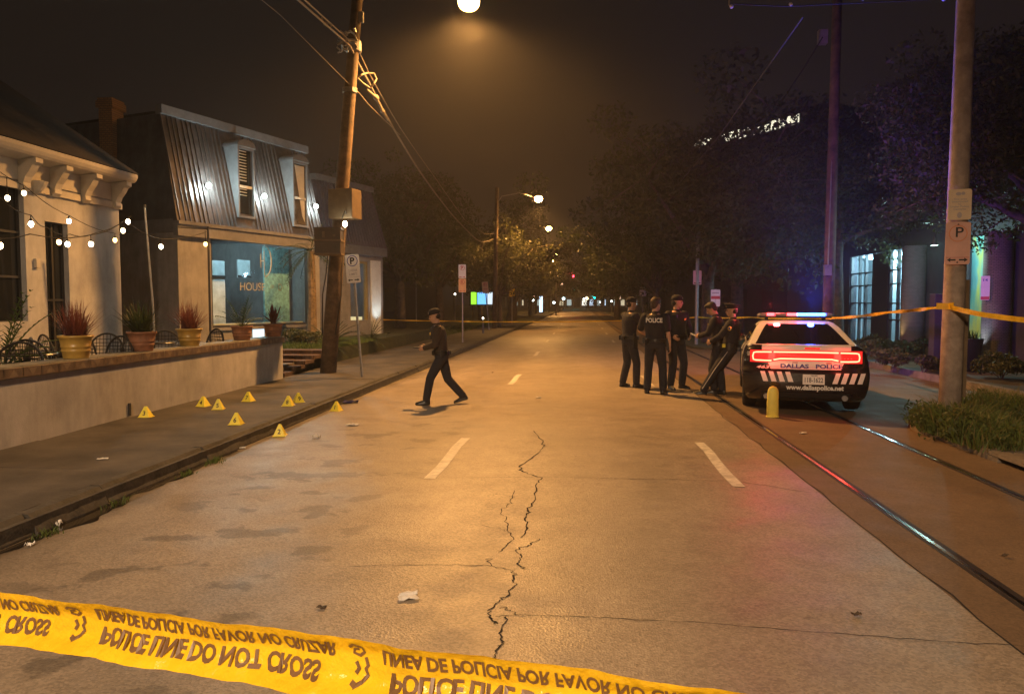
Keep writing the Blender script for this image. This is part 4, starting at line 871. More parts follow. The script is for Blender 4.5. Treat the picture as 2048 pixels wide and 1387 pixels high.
def tape_text(t, pa, pb, wc, h, bold):
    sa, sb = s_of(pa), s_of(pb); mb = MB(); text_to(mb, t, lambda x, y: tp_((sa + sb) / 2 + x, wc + y, .0012) - fo, h, sb - sa, bold); mb.build('lettering', m_tink, ft)
for k in range(-1, 3):
    g0 = s_of(178); step = s_of(760) - s_of(178)
    def pxs(px): return s_of(px) + k * step
    for t, pa, pb, wc, h, bold in (('LINEA DE POLICIA POR FAVOR NO CRUZAR', 178, 664, .0162, .0225, .03), ('POLICE LINE DO NOT CROSS', 190, 632, .041, .0255, .035)):
        sa, sb = pxs(pa), pxs(pb)
        if sb < 0 or sa > LT: continue
        mb = MB(); text_to(mb, t, lambda x, y: tp_((sa + sb) / 2 + x, wc + y, .0012) - fo, h, sb - sa, bold); mb.build('lettering', m_tink, ft)
    e = pxs(142)
    if 0 < e < LT:
        mb = MB()
        def stroke(P, wd):
            Q = [Vector(p) for p in P]; L = []; Rr = []
            for i, q in enumerate(Q):
                t = (Q[min(i + 1, len(Q) - 1)] - Q[max(i - 1, 0)]).normalized(); nn = Vector((-t.y, t.x)); L.append(q + nn * wd / 2); Rr.append(q - nn * wd / 2)
            kk = len(Q); mb.add([tp_(e + p.x, p.y, .0012) - fo for p in L + Rr], [(i, i + 1, kk + i + 1, kk + i) for i in range(kk - 1)])
        stroke([(-.012 + .0, .012), (-.006, .008), (.004, .010), (.006, .016), (.0, .021), (-.008, .019), (-.006, .014), (.0, .013)], .0035)
        stroke([(.007, .022), (.010, .03), (.007, .034), (.010, .040), (.004, .047), (-.004, .051)], .004); stroke([(-.005, .028), (-.001, .034), (-.005, .04)], .0045); stroke([(-.009, .048), (-.003, .05)], .004)
        mb.build('emblem', m_tink, ft)
def tape_run(label, pts, wd=.06, twist=0., n=16):
    root = empty('police_tape', pts[0], 0, label, 'tape'); o = Vector(pts[0]); P = []
    pts = [Vector(p) for p in pts]
    for a, b in zip(pts[:-1], pts[1:]):
        for k in range(n): t = k / n; q = a.lerp(b, t); q.z -= .12 * t * (1 - t) * min(1, (b - a).length / 6); P.append(q)
    P.append(pts[-1]); mb = MB(); L = []; Rr = []
    for i, q in enumerate(P):
        a = twist * math.sin(i * .5); t = (P[min(i + 1, len(P) - 1)] - P[max(i - 1, 0)]).normalized(); s = t.cross(Vector((0, 0, 1))).normalized()
        u = Vector((0, 0, 1)) * math.cos(a) + s * math.sin(a); L.append(q + u * wd / 2 - o); Rr.append(q - u * wd / 2 - o)
    k = len(P); mb.add(L + Rr, [(i, i + 1, k + i + 1, k + i) for i in range(k - 1)]); mb.build('ribbon', m_tape, root); return root, P, o
# ================================================================== RIGHT SIDE
m_conc = M('pole_concrete', (.36, .29, .24), .7, var=.3, scale=6, bump=.5, bscale=30)
pb = D(1900, 800, 11.0); px_, py_ = pb.x, pb.y
ptop = D(1908, 0, 11.0)
cp = empty('tram_pole', (px_, py_, VZ), 0, 'thick concrete tram pole with signs and overhead bracket rising from the weeds', 'pole')
HT = ptop.z - VZ + .12; lean = ptop.x - px_
MB().tube([(0, 0, -.3), (lean * .3, 0, HT * .3), (lean, 0, HT), (lean * 1.05, 0, HT + .8)], [.155, .145, .118, .112], 12).build('shaft', m_conc, cp, smooth=True)
MB().lathe([(.13, -.06), (.15, -.06), (.15, .06), (.13, .06)], (lean, 0, HT - .05), 12).build('clamp_band', m_galv, cp)
e = D(1448, 0, 11.0); e = e - Vector(cp.location)
MB().tube([(lean, 0, HT), (e.x, 0, HT + .02)], .042, 8).build('bracket_arm', m_galv, cp); MB().tube([(lean, 0, HT - .22), (lean - .9, 0, HT - .24), (e.x + .9, 0, HT - .26), (e.x + .1, 0, HT - .2)], .008, 5).build('span_wire', m_cable, cp)
for t in (.09, .97, .72): MB().ell((lean + (e.x - lean) * t, 0, HT - .235), (.03, .03, .03), 8, 6).build('insulator', m_sign, cp)
for t in (.98, .42): MB().tube([(lean + (e.x - lean) * t, 0, HT), (lean + (e.x - lean) * t, 0, HT - .22)], .012, 6).build('hanger', m_galv, cp)
MB().bb((.12, -.06, .35), (.19, .02, 2.05)).build('conduit_board', m_boxl, cp)
zz = lambda py: D(1908, py, 10.84).z
w1 = (1930 - 1889) * 10.84 / 1500
sg = empty('notice_sign', (D(1909, 412, 10.82).x, py_ - .17, zz(412)), R(-12), 'cream notice on the tram pole about the area being monitored by police', 'sign')
panel(sg, (0, 0, 0), w1, zz(382) - zz(442), M('sign_cream', (.72, .58, .42), .5, var=.08), [('text', 0, .075, .035, m_grey, ('This area', .17)), ('text', 0, .04, .035, m_grey, ('monitored', .2)), ('text', 0, .005, .03, m_grey, ('by', .04)), ('text', 0, -.03, .035, m_grey, ('Dallas Police', .23)), ('text', 0, -.066, .035, m_grey, ('Cameras', .16)), ('disc', 0, -.15, .03, m_grey, 1.4), ('disc', -.02, .15, .035, m_grey, .7), ('disc', .04, .155, .025, m_grey, .9)])
sg = empty('parking_sign', (D(1907, 488, 10.82).x, py_ - .175, zz(488)), R(-12), 'parking sign coloured as if lit pink with worn P on the tram pole', 'sign')
hh = zz(447) - zz(530); ww = 44 * 10.84 / 1500
panel(sg, (0, 0, 0), ww, hh, m_signp, [('ring', 0, .14, .12, M('sign_ring', (.72, .30, .18), .5, var=.1), .86), ('text', .02, .15, .2, m_ink, ('P', .1, .01)), ('bar', 0, -.20, ww * .92, m_redi, .006), ('disc', 0, .265, .012, m_ink, 1), ('disc', 0, -.27, .012, m_ink, 1)] + arrows(ww, -.235))
# ---- tapes tied to the pole and farther posts
Pp = Vector((px_ + lean * .25, py_, 1.70))
tie = D(1893, 612, 10.84)
far = D(1395, 634, 31)
tape_run('yellow tape running from the tram pole past the patrol car roof', [tie, D(1780, 624, 13), D(1655, 636, 17.5), D(1500, 634, 25), far], .06, .9)
tape_run('yellow lettered tape stretched from the tram pole toward the mural', [tie + Vector((.02, -.02, -.01)), D(1960, 628, 10.2), D(2060, 641, 9.5), D(2200, 660, 8.5), Vector((13.5, 5.2, 1.45))], .07, .12)
rt, PP, oo = [x for x in (tape_run('short wrap of yellow tape around the tram pole', [tie + Vector((-.13, .02, 0)), tie + Vector((0, -.06, 0)), tie + Vector((.15, -.02, .02))], .09, 0, 4))]
mb = MB(); a_, b_ = tie + Vector((.08, -.03, -.01)), D(2060, 641, 9.5); dd = (b_ - a_).normalized()
for k in range(4): text_to(mb, 'POLICE LINE DO NOT CROSS', lambda x, y, k=k: a_ + dd * (.16 + .3 * k + x) + Vector((0, -.012, y * .9 - .02)), .04, .26, .03)
tag(mb.build('tape_lettering', m_tink, [o for o in bpy.data.objects if o.get('label', '').startswith('yellow lettered tape')][0]))
[o for o in bpy.data.objects if o.name.startswith('tape_lettering')][0].matrix_parent_inverse = Matrix.Translation(-tie - Vector((.02, -.02, -.01)))
tape_run('distant yellow tape closing the street behind the officers', [far, D(1240, 641, 32), D(1050, 643, 33), D(905, 642, 33), D(720, 637, 31)], .05, .9, 20)
# ---- overhead tram wire
cable('tram_wire', 'overhead tram contact wire hung from the bracket over the rails', [D(1606, 34, 11), D(1440, 270, 20), D(1330, 400, 33), D(1250, 490, 60), D(1190, 560, 150)], .012, 0, m_cable)
cable('overhead_cable', 'dark cable climbing from the trees to the tall wooden pole', [D(1645, 75, 21), D(1535, 240, 30), D(1440, 380, 45)], .02, .1, m_cable)
# ---- wooden pole and its cable riser
wpb = D(1655, 660, 22); wp = empty('wooden_pole', (wpb.x, wpb.y, VZ), 0, 'tall dark wooden pole rising behind the patrol car', 'utility pole')
tt = D(1662, -40, 22); MB().tube([(0, 0, -.2), ((tt.x - wpb.x), 0, tt.z - VZ)], [.17, .13], 12).build('pole', m_wood, wp, smooth=True)
gq = D(1676, -20, 21.6); MB().tube([D(1656, 530, 21.6) - Vector(wp.location), gq - Vector(wp.location)], .018, 6).build('cable_riser', m_galv, wp); MB().box(D(1655, 540, 21.7) - Vector(wp.location), (.2, .15, .3)).build('riser_box', m_galv, wp)
MB().box(D(1645, 75, 21.9) - Vector(wp.location), (.25, .2, .4)).build('pole_hardware', m_galv, wp)
# ---- low modern building behind
RX = 11.2; RZg = .15
rb = empty('modern_building', (RX, 0, RZg), 0, 'low modern building with lit glazing, brick columns and a painted wall panel', 'building')
m_rwall = M('dark_render', (.045, .042, .05), .8, var=.25, scale=3, bump=.2); m_rb = brick_mat('grey_brick', (.16, .13, .12), (.12, .10, .09), (.06, .05, .045), 6)
def ry_(px): return AX(px, 600, RX).y
def rz_(px, py): return AX(px, py, RX).z - RZg
yA, yB = ry_(1700), ry_(1772); ztop = 3.45
g0, g1 = ry_(1812), ry_(1698)     # glazing from near to far
mb = MB(); mb.bb((0, g1 + .001, -.5), (.3, 42, 5.2)); mb.bb((0, g0, ztop), (.3, g1, 5.2)); mb.bb((0, 12.6, ztop), (.3, g0 - .001, 5.2)); mb.bb((.0, ry_(1935), -.5), (.3, g0 - .001, ztop - .001)); mb.bb((0, 12.6, -.5), (.3, ry_(1988), ztop - .001)); mb.bb((0.02, g0 + .001, -.5), (.28, g1 - .001, .02))
mb.bb((.3, 12.6, 5.0), (9, 42, 5.2)); mb.build('wall', m_rwall, rb)
gl = MB().add([(.1, g0 + .001, .02), (.1, g1 - .001, .02), (.1, g1 - .001, ztop - .002), (.1, g0 + .001, ztop - .002)], [(0, 1, 2, 3)]).build('glazing', m_shopg, rb)
for px in (1698.5, 1714, 1726, 1741, 1775, 1790, 1811):
    y = ry_(px); MB().bb((.05, y - .035, .021), (.16, y + .035, ztop - .003)).build('mullion', m_frame, gl)
for z in (.95, 1.55, 2.25, 2.75): MB().bb((.06, g0 + .01, z - .025), (.15, g1 - .01, z + .025)).build('transom', m_frame, gl)
MB().bb((.02, ry_(1774), .02), (.19, ry_(1743), ztop - .02)).build('door_panel', M('dark_blue_panel', (.03, .033, .05), .5), gl)
MB().bb((1.5, g0 - 2, -.3), (1.6, g1 + 3.2, 3.6)).bb((.301, g1 + 2.6, -.3), (1.499, g1 + 2.7, 3.6)).bb((.301, g0 - 2, 3.45), (1.499, g1 + 2.6, 3.6)).build('room_wall', M('pale_room_wall', (.5, .56, .58), .8, var=.1), rb)
for y in (g0 + .6, (g0 + g1) / 2, g1 - .6): MB().bb((.7, y - .5, 3.36), (.85, y + .5, 3.42)).build('ceiling_lamp', EM('cool_tube', (.5, .83, 1.0), 16), rb); light('tube_light', 'POINT', (.78, y, 3.2), 330, (.45, .80, 1.0), .15, rb)
# painted panel
def mural_mat():
    m = bpy.data.materials.new('mural'); m.use_nodes = True; n = m.node_tree.nodes; l = m.node_tree.links; b = n['Principled BSDF']; tc = n.new('ShaderNodeTexCoord')
    mp = n.new('ShaderNodeMapping'); mp.inputs['Rotation'].default_value = (R(48), 0, 0); mp.inputs['Scale'].default_value = (1, .75, .25); l.new(tc.outputs['Object'], mp.inputs[0])
    no = n.new('ShaderNodeTexNoise'); no.inputs['Scale'].default_value = 1.5; no.inputs['Detail'].default_value = 3; l.new(mp.outputs[0], no.inputs['Vector'])
    cr = n.new('ShaderNodeValToRGB'); e = cr.color_ramp.elements; e[0].position = .3; e[0].color = (.04, .16, .20, 1); e[1].position = .72; e[1].color = (.16, .40, .36, 1)
    for p, c in ((.42, (.12, .34, .34, 1)), (.5, (.42, .46, .12, 1)), (.56, (.14, .38, .34, 1))): q = e.new(p); q.color = c
    l.new(no.outputs[0], cr.inputs[0]); l.new(cr.outputs[0], b.inputs['Base Color']); b.inputs['Roughness'].default_value = .7; return m
MB().bb((.08, ry_(1988) + .001, -.1), (.12, ry_(1935) - .001, ztop - .002)).build('painted_panel', mural_mat(), rb)
def column(px, half, lab_, h, up_col, pw, sgn=None):
    y = ry_(px); c = MB().lathe([(half, -.4), (half, h), (half * .9, h + .02)], (-.35, y, 0), 22).build('brick_column', m_rb, rb, smooth=True)
    u = MB().lathe([(.07, 0), (.09, .06), (.05, .07)], (-.35 - half - .16, y - .1, .12), 12).build('uplight', m_frame, c)
    light('uplight_beam', 'SPOT', (-.35 - half - .14, y - .12, .22), pw, up_col, .03, rb, spot_size=R(80), spot_blend=.9).rotation_euler = (R(180), R(-8), 0)
    return c, y
c1, y1 = column(1848, .36, '', 3.4, (1, .72, .3), 34); c2, y2 = column(2022, .34, '', 3.4, (.75, .88, 1), 46)
nb = empty('notice_board', (RX - .35 - .40, y2 - .2, RZg + 1.95), R(-30), 'narrow white notice with a red foot fixed on the brick column', 'notice')
panel(nb, (0, 0, 0), .2, .62, m_sign, [('bar', 0, -.26, .19, m_redi, .08), ('text', 0, .2, .09, m_blue, ('14', .1))])
light('mural_light', 'POINT', (-1.3, ry_(1962), 3.1), 150, (.55, 1.0, .9), .06, rb); MB().lathe([(.02, 3.5), (.09, 3.2), (.1, 3.17)], (-1.3, ry_(1962), 0), 12).build('downlight', m_frame, rb)
pt = D(1940, 690, 19.0); pl = empty('planter_pot', (pt.x, pt.y, VZ), 0, 'tall dark tapered planter standing before the painted panel', 'planter')
MB().lathe([(.2, 0), (.3, .8), (.31, .82), (.27, .82), (.26, .7), (.01, .7)], n=20).build('pot', M('dark_planter', (.02, .02, .022), .35), pl, smooth=True); mb = MB()
for i in range(60): rnd = random.Random(i); leafblade(mb, (rnd.gauss(0, .08), rnd.gauss(0, .08), .7), rdir(rnd, 30, 85), .35, .04, .8, 4)
mb.build('foliage', m_dkgrn, pl)
ct = D(1878, 690, 19.5); kb = empty('utility_cabinet', (ct.x, ct.y, VZ), 0, 'slim dark information pillar standing behind the tram pole', 'pillar')
MB().bb((-.2, -.15, 0), (.2, .15, 1.95)).build('cabinet_body', m_rwall, kb, bevel=.01); MB().lathe([(.06, 0), (.06, .01)], (0, -.153, 1.75), 12).build('emblem', m_grey, kb, rot=None)
# ---- lit strip of a tall building behind the trees
q0, q1 = D(1385, 270, 82), D(1595, 262, 70)
tb = empty('office_tower', (q0.x, q0.y, -.3), math.atan2(q1.y - q0.y, q1.x - q0.x), 'tall dark office building with one brightly lit window strip behind the trees', 'building'); LW = math.hypot(q1.x - q0.x, q1.y - q0.y); zs = D(1490, 266, 76).z + .3
MB().bb((-6, .3, 0), (LW + 3, 14, zs + .9)).build('tower_body', M('tower_wall', (.03, .03, .03), .7, var=.2), tb)
for i in range(14):
    x = LW * i / 14; MB().bb((x + .06, .2, zs - .45), (x + LW / 14 - .06, .28, zs + .45)).build('window', EM('office_light', (1, .95, .7), 1.0), tb)
MB().bb((-.2, .05, zs - .6), (LW + .2, .3, zs - .5)).build('ledge', m_rwall, tb)
# ================================================================== TREES
m_bark = M('tree_bark', (.10, .075, .055), .95, var=.5, scale=6, bump=1, bscale=12)
m_oak = LEAF('oak_leaf', (.05, .06, .022)); m_oak2 = LEAF('street_tree_leaf', (.075, .075, .03))
def leaf_mesh(name, centres, n, size, mat, seed):
    rg = np.random.default_rng(seed); C = np.array([c[:3] for c in centres]); Rr = np.array([c[3] for c in centres]); pr = Rr ** 2.2; pr /= pr.sum()
    idx = rg.choice(len(C), n, p=pr); d = rg.normal(size=(n, 3)); d /= np.linalg.norm(d, axis=1)[:, None]
    rad = Rr[idx] * rg.uniform(.25, 1, n) ** .5; P = C[idx] + d * rad[:, None] * np.array([1, 1, .72])
    a = rg.normal(size=(n, 3)); a /= np.linalg.norm(a, axis=1)[:, None]; b = np.cross(a, rg.normal(size=(n, 3))); b /= np.linalg.norm(b, axis=1)[:, None]
    s = size * rg.uniform(.45, 1.75, n)[:, None]; V = np.empty((n, 4, 3)); V[:, 0] = P - a * s; V[:, 1] = P + b * s * .45; V[:, 2] = P + a * s; V[:, 3] = P - b * s * .45
    me = bpy.data.meshes.new(name); me.vertices.add(n * 4); me.vertices.foreach_set('co', V.ravel()); me.loops.add(n * 4); me.loops.foreach_set('vertex_index', np.arange(n * 4)); me.polygons.add(n)
    me.polygons.foreach_set('loop_start', np.arange(n) * 4); me.polygons.foreach_set('loop_total', np.full(n, 4)); me.materials.append(mat); me.update(calc_edges=True); me.validate(); return me
def tree_mesh(seed, H, crown_r, trunk_h, trunk_r, n, size, mat, lean=0.):
    rnd = random.Random(seed); wood = MB(); cs = []
    top = Vector((lean, 0, trunk_h)); wood.tube([(0, 0, -.4), (lean * .2, 0, trunk_h * .35), (lean * .6, .05, trunk_h * .7), top], [trunk_r * 1.25, trunk_r, trunk_r * .85, trunk_r * .7], 10)
    nl = 9
    for i in range(nl):
        a = 2 * math.pi * i / nl + rnd.gauss(0, .3); e = rnd.uniform(.25, 1.2); L = crown_r * rnd.uniform(.75, 1.1); p = top - Vector((0, 0, rnd.uniform(0, trunk_h * .25))); v = Vector((math.cos(a) * math.cos(e), math.sin(a) * math.cos(e), math.sin(e) * (H - trunk_h) / (crown_r * 1.15))); pts = [p.copy()]
        for k in range(5):
            p = p + v * L / 5; v = v + Vector((rnd.gauss(0, .16), rnd.gauss(0, .16), rnd.gauss(.02, .1))); pts.append(p.copy())
            if k >= 1: cs.append((p.x, p.y, p.z, crown_r * rnd.uniform(.2, .36)))
            if k >= 2:
                for _ in range(2): q = p + Vector((rnd.gauss(0, 1), rnd.gauss(0, 1), rnd.gauss(0, .8))) * crown_r * .28; cs.append((q.x, q.y, q.z, crown_r * rnd.uniform(.12, .26))); wood.tube([p, (p + q) / 2 + Vector((0, 0, .05)), q], [trunk_r * .15, trunk_r * .1, .01], 4)
        wood.tube(pts, [trunk_r * .55 * (1 - .15 * k) for k in range(6)], 6)
    return wood.mesh('trunk', m_bark, True), leaf_mesh('crown', cs, n, size, mat, seed)
KIND = {'tall': tree_mesh(21, 10.5, 4.2, 5.2, .24, 42000, .06, m_oak), 'tall2': tree_mesh(22, 11, 4.6, 5.4, .27, 46000, .06, m_oak), 'oak': tree_mesh(3, 10.5, 4.6, 3.0, .26, 26000, .085, m_oak), 'oak2': tree_mesh(8, 11, 5.0, 3.4, .30, 28000, .085, m_oak), 'street': tree_mesh(5, 7, 3.0, 2.4, .16, 11000, .08, m_oak2), 'lean': tree_mesh(9, 9, 3.2, 4.5, .3, 9000, .09, m_oak2, 1.6)}
def tree(kind, x, y, z, s, rz, lab, group=None):
    o = empty('tree', (x, y, z), R(rz), lab, 'tree', group); o.scale = (s, s, s)
    link('trunk', KIND[kind][0], o); link('crown', KIND[kind][1], o); return o
def tpx(kind, px, d, z, s, rz, lab, group=None): p = D(px, 605, d); return tree(kind, p.x, p.y, z, s, rz, lab, group)
tpx('oak', 1417, 32, VZ, 1.12, 20, 'big dark oak whose pale trunk stands right by the pink parking sign')
tpx('oak2', 1475, 37, VZ, 1.05, 130, 'dark oak behind the two officers at the patrol car')
tpx('oak', 1312, 46, VZ, .92, 210, 'dark tree behind the group of three officers')
tpx('tall', 1676, 27, VZ, .86, 70, 'dense dark oak hanging over the lit glazing')
tpx('tall2', 2085, 16, VZ, .78, 300, 'dark oak with low branches before the painted panel')
tpx('tall', 2160, 19, VZ, 1.0, 10, 'dark oak behind the tram pole, past the brick column')
tpx('street', 1000, 49, WZ, 1.0, 40, 'small street tree lit by the lamp where the cables end')
tpx('lean', 1018, 61, WZ, 1.0, 0, 'leaning bare-trunked tree under the far street lamp')
tpx('oak', 880, 56, WZ, 1.2, 100, 'dark tree behind the pair of parking signs')
tpx('oak2', 800, 48, WZ, 1.1, 200, 'dark tree mass next to the purple shop')
tpx('street', 960, 66, WZ, 1.25, 100, 'dim tree above the colourful lit panel')
for i, (px, d, s) in enumerate([(1060, 92, 1.0), (1085, 118, .95), (1062, 150, 1.1), (1090, 190, 1.1), (1235, 78, 1.05), (1232, 105, 1.0), (1225, 140, 1.1), (1262, 62, .9), (1240, 200, 1.2), (1020, 110, 1.2)]):
    tpx(('oak', 'oak2', 'street')[i % 3 if d < 100 else i % 2], px, d, WZ, s * .85, 47 * i, 'dark street tree far down the road', 'far street trees')
# ---- shrubs by the modern building
def shrub(px, d, r, lab, z, mat, n=1600):
    p = D(px, 605, d); rnd = random.Random(px); o = empty('shrub', (p.x, p.y, z), 0, lab, 'shrub'); cs = [(rnd.gauss(0, r * .5), rnd.gauss(0, r * .5), r * .45 + rnd.random() * r * .5, r * .5) for _ in range(9)]
    link('foliage', leaf_mesh('foliage', cs, n, .045, mat, px), o); mb = MB()
    for i in range(6): mb.tube([(0, 0, -.05), (rnd.gauss(0, r * .4), rnd.gauss(0, r * .4), r * .6)], .012, 4)
    mb.build('stem', m_bark, o)
shrub(1750, 24.5, .55, 'rounded dark shrub under the dark blue door panel', VZ, m_oak); shrub(1802, 23, .5, 'round dark shrub at the foot of the uplit brick column', VZ, m_oak); shrub(1715, 22, .5, 'low brownish shrub beside the patrol car', VZ, m_oak2); shrub(1790, 19.5, .42, 'brownish shrub at the edge of the parking bay', VZ, m_oak2)
shrub(1850, 18.5, .35, 'small brown shrub between the bay and the brick column', VZ, m_oak2, 900); shrub(2010, 17.0, .5, 'brown shrub below the narrow white notice', VZ, m_oak2); shrub(600, 21.5, .4, 'low green weeds under the shop window', .5, m_oak2, 1200)
# ---- weeds and grass
def blades(name, n, fn, h, w, mat, seed, lab):
    rg = np.random.default_rng(seed); P = np.array([fn(rg) for _ in range(n)]); a = rg.uniform(0, 2 * np.pi, n); hh = h * rg.uniform(.45, 1.25, n) * P[:, 3]; lean = rg.normal(0, .38, (n, 2)) * hh[:, None]
    s = np.stack([np.cos(a), np.sin(a), np.zeros(n)], 1) * w / 2; b = P[:, :3]; mid = b + np.c_[lean * .4, hh * .6]; tip = b + np.c_[lean * 1.1, hh * .95]
    V = np.stack([b - s, b + s, mid + s * .8, mid - s * .8, tip], 1).reshape(-1, 3); k = np.arange(n)[:, None] * 5
    F = [tuple(f) for f in (k + np.array([0, 1, 2, 3]))] + [tuple(f) for f in (k + np.array([3, 2, 4]))]
    me = bpy.data.meshes.new(name); me.from_pydata(V.tolist(), [], [tuple(map(int, f)) for f in F]); me.materials.append(mat); o = link(name, me); return tag(o, lab, 'weeds', kind='stuff')
m_weed = LEAF('weed_blade', (.085, .12, .03)); m_weed2 = LEAF('dry_weed', (.15, .13, .05))
def wf(rg):
    while True:
        x, y = rg.uniform(XR - .12, 9.5), rg.uniform(9.0, 12.5)
        if (x - (XR + 1.5)) ** 2 + (y - 10.9) ** 2 > 1.45 ** 2 and x < XR + 1.5 and y > 10.9: continue
        if y < 9.5 + .12 * (x - XR) and rg.random() < .6: continue
        k = .55 + .45 * math.sin(x * 2.1 + 1) * math.sin(y * 1.7) + .3 * rg.random(); return (x, y, VZ - .01, max(.25, k))
blades('weeds', 13000, wf, .36, .016, m_weed, 1, 'tall green weeds growing around the foot of the tram pole')
blades('weeds', 3000, wf, .42, .012, m_weed2, 2, 'dry yellowish stalks among the green weeds by the tram pole')
_rg = np.random.default_rng(50); _cs = []
for _ in range(170): _p = wf(_rg); _cs.append((_p[0], _p[1], VZ + .05 + .22 * _p[3] * _rg.random(), _rg.uniform(.1, .24)))
tag(link('weeds', leaf_mesh('weeds', _cs, 16000, .026, LEAF('weed_leaf', (.07, .095, .03)), 51)), 'low leafy green weeds spilling over the verge kerb', 'weeds', kind='stuff')
def kf(rg):
    y = float(rg.choice([8.05, 8.0, 6.25, 5.35, 7.4])) + rg.normal(0, .07); return (XL + .05 + abs(rg.normal(0, .05)), y, gz(XL) - .01, .6 + .4 * rg.random())
blades('weeds', 260, kf, .09, .010, m_weed, 3, 'small weeds sprouting from the kerb joints and gutter')
def tf(rg): return (rg.uniform(-8.5, -6.5), rg.uniform(19.1, 24), .5, .5 + .5 * rg.random())
blades('grass', 5000, tf, .16, .012, m_weed, 4, 'rough grass on the raised bed under the shop window')
def vf(rg): return (rg.uniform(-9, -6.5), rg.uniform(34.2, 70), WZ - .01, .5 + .5 * rg.random())
blades('grass', 5000, vf, .14, .03, m_weed, 5, 'dark grass along the far side of the sidewalk')
def v2f(rg): return (rg.uniform(XR + .2, 9), rg.uniform(31, 80), VZ, .5 + .5 * rg.random())
blades('grass', 6000, v2f, .14, .03, m_weed, 6, 'dark grass on the verge beyond the parking bay')
# ================================================================== FAR END OF THE STREET
m_sig = M('signal_housing', (.03, .03, .025), .5)
def signal(d, px, py, col, lab, armpx, sgn):
    p = D(px, py, d); b = D(armpx, 605, d); r = empty('traffic_signal', (b.x, b.y, WZ), 0, lab, 'traffic signal'); q = p - Vector(r.location)
    MB().tube([(0, 0, -.3), (0, 0, q.z + .6)], .11, 8).build('mast', m_post, r); MB().tube([(0, 0, q.z + .5), (q.x, q.y, q.z + .45)], .06, 8).build('mast_arm', m_post, r)
    h = MB().bb((q.x - .2, q.y - .05, q.z - .75 if col[0] > .5 else q.z - .22), (q.x + .2, q.y + .15, q.z + .22 if col[0] > .5 else q.z + .75)).build('signal_head', m_sig, r)
    MB().ell((q.x, q.y - .08, q.z), (.15, .05, .15), 14, 8).build('lens', EM('sig_%d' % int(col[0] * 10), col, 30), h, smooth=True)
    panel(r, (q.x + (1.1 if sgn > 0 else -1.1), q.y - .1, q.z + .45), 1.3, .36, m_sign, [('bar', 0, 0, .9, m_grey, .06)], 'name_plate')
    light('signal_light', 'POINT', q + Vector((0, -.5, 0)), 60, col, .15, r)
signal(110, 1146, 552, (1, .03, .05), 'red traffic signal hanging over the far crossing', 1112, -1)
signal(205, 1150, 580, (.0, .9, .75), 'green traffic signal with a pale street name plate', 1128, 1); signal(215, 1189, 595, (.0, .9, .75), 'second green signal on the tram side of the crossing', 1215, -1)
fb = empty('far_storefront', (D(1150, 605, 300).x, D(1150, 605, 300).y, 0), R(2), 'distant row of lit shopfront columns closing the end of the street', 'building')
MB().bb((-42, 0, -.3), (34, 10, 4.6)).build('front_wall', m_rwall, fb)
rnd = random.Random(77)
for i, x in enumerate(range(-40, 34, 3)):
    MB().bb((x, -.5, -.3), (x + .55, -.02, 3.9)).build('column', m_white, fb)
    if rnd.random() < .75:
        c = rnd.choice([0, 0, 1, 2, 3]); MB().bb((x + .8, -.03, .6), (x + rnd.uniform(1.2, 2.7), -.005, rnd.uniform(2.2, 3.2))).build('window', EM('far_window_%d' % c, [(.8, 1, .95), (1, .85, .55), (.6, .8, 1), (1, .95, .8)][c], [.5, .7, 1.2, 1.6][c]), fb)
def dot(px, py, d, r, col, s, lab, nm='wall_lamp', post=True):
    p = D(px, py, d); hue = 'amber' if col[2] < .55 else ('white' if col[0] > .8 else 'greenish'); o = empty(nm, (p.x, p.y, 0), 0, 'small %s globe lamp glowing in the distance down the street' % hue, 'lamp', 'small distant %s lamps' % hue); MB().ell((0, 0, p.z), (r, r, r), 10, 7).build('globe', EM('dot_%d%d%d_%d' % (col[0] * 9, col[1] * 9, col[2] * 9, s), col, s), o, smooth=True)
    MB().tube([(0, 0, -.3), (0, 0, p.z - r)], .05, 6).build('post', m_post, o)
for px, py, d, r, col, s in ((1117, 555, 120, .3, (1, .7, .35), 14), (1123, 567, 150, .3, (1, .6, .35), 12), (1067, 592, 100, .16, (1, .5, .35), 8), (1066, 600, 100, .15, (.9, 1, .95), 8), (1108, 605, 160, .25, (.85, 1, .95), 10), (1127, 597, 200, .4, (.6, .9, .9), 6), (1174, 596, 240, .5, (1, .65, .35), 8), (1168, 598, 240, .35, (1, .95, .8), 8), (1238, 595, 110, .28, (1, .62, .4), 3), (1223, 602, 130, .16, (.95, 1, .9), 6), (910, 588, 70, .09, (1, .95, .8), 8), (832, 530, 60, .06, (1, .8, .6), 7), (966, 636, 40, .05, (1, .9, .7), 10), (1200, 604, 210, .2, (.9, 1, .9), 6)):
    dot(px, py, d, r, col, s, 'small glowing lamp in the distance down the street')
p = D(965, 597, 62); kk = empty('lit_display', (p.x, p.y, WZ), R(8), 'colourful green and blue lit display panel behind the leaning sign', 'display panel')
MB().bb((-1.1, .0, 1.4), (1.0, .15, 2.6)).build('case', m_sig, kk)
for x0, x1, c, s in ((-.95, -.5, (.35, 1, .05), 1.1), (-.42, .38, (.15, .5, 1), 1.3), (.42, .9, (.75, .9, 1), .9)): MB().bb((x0, -.02, 1.5), (x1, -.004, 2.5)).build('screen', EM('screen_%d' % int(c[0] * 100), c, s), kk)
for x in (-.8, .8): MB().tube([(x, .07, 0), (x, .07, 1.45)], .04, 6).build('leg', m_sig, kk)
p = D(1085, 605, 118); q = empty('far_banner', (D(1082, 605, 115).x, D(1082, 605, 115).y, WZ), 0, 'slim blue-white lit banner by the far trees', 'banner')
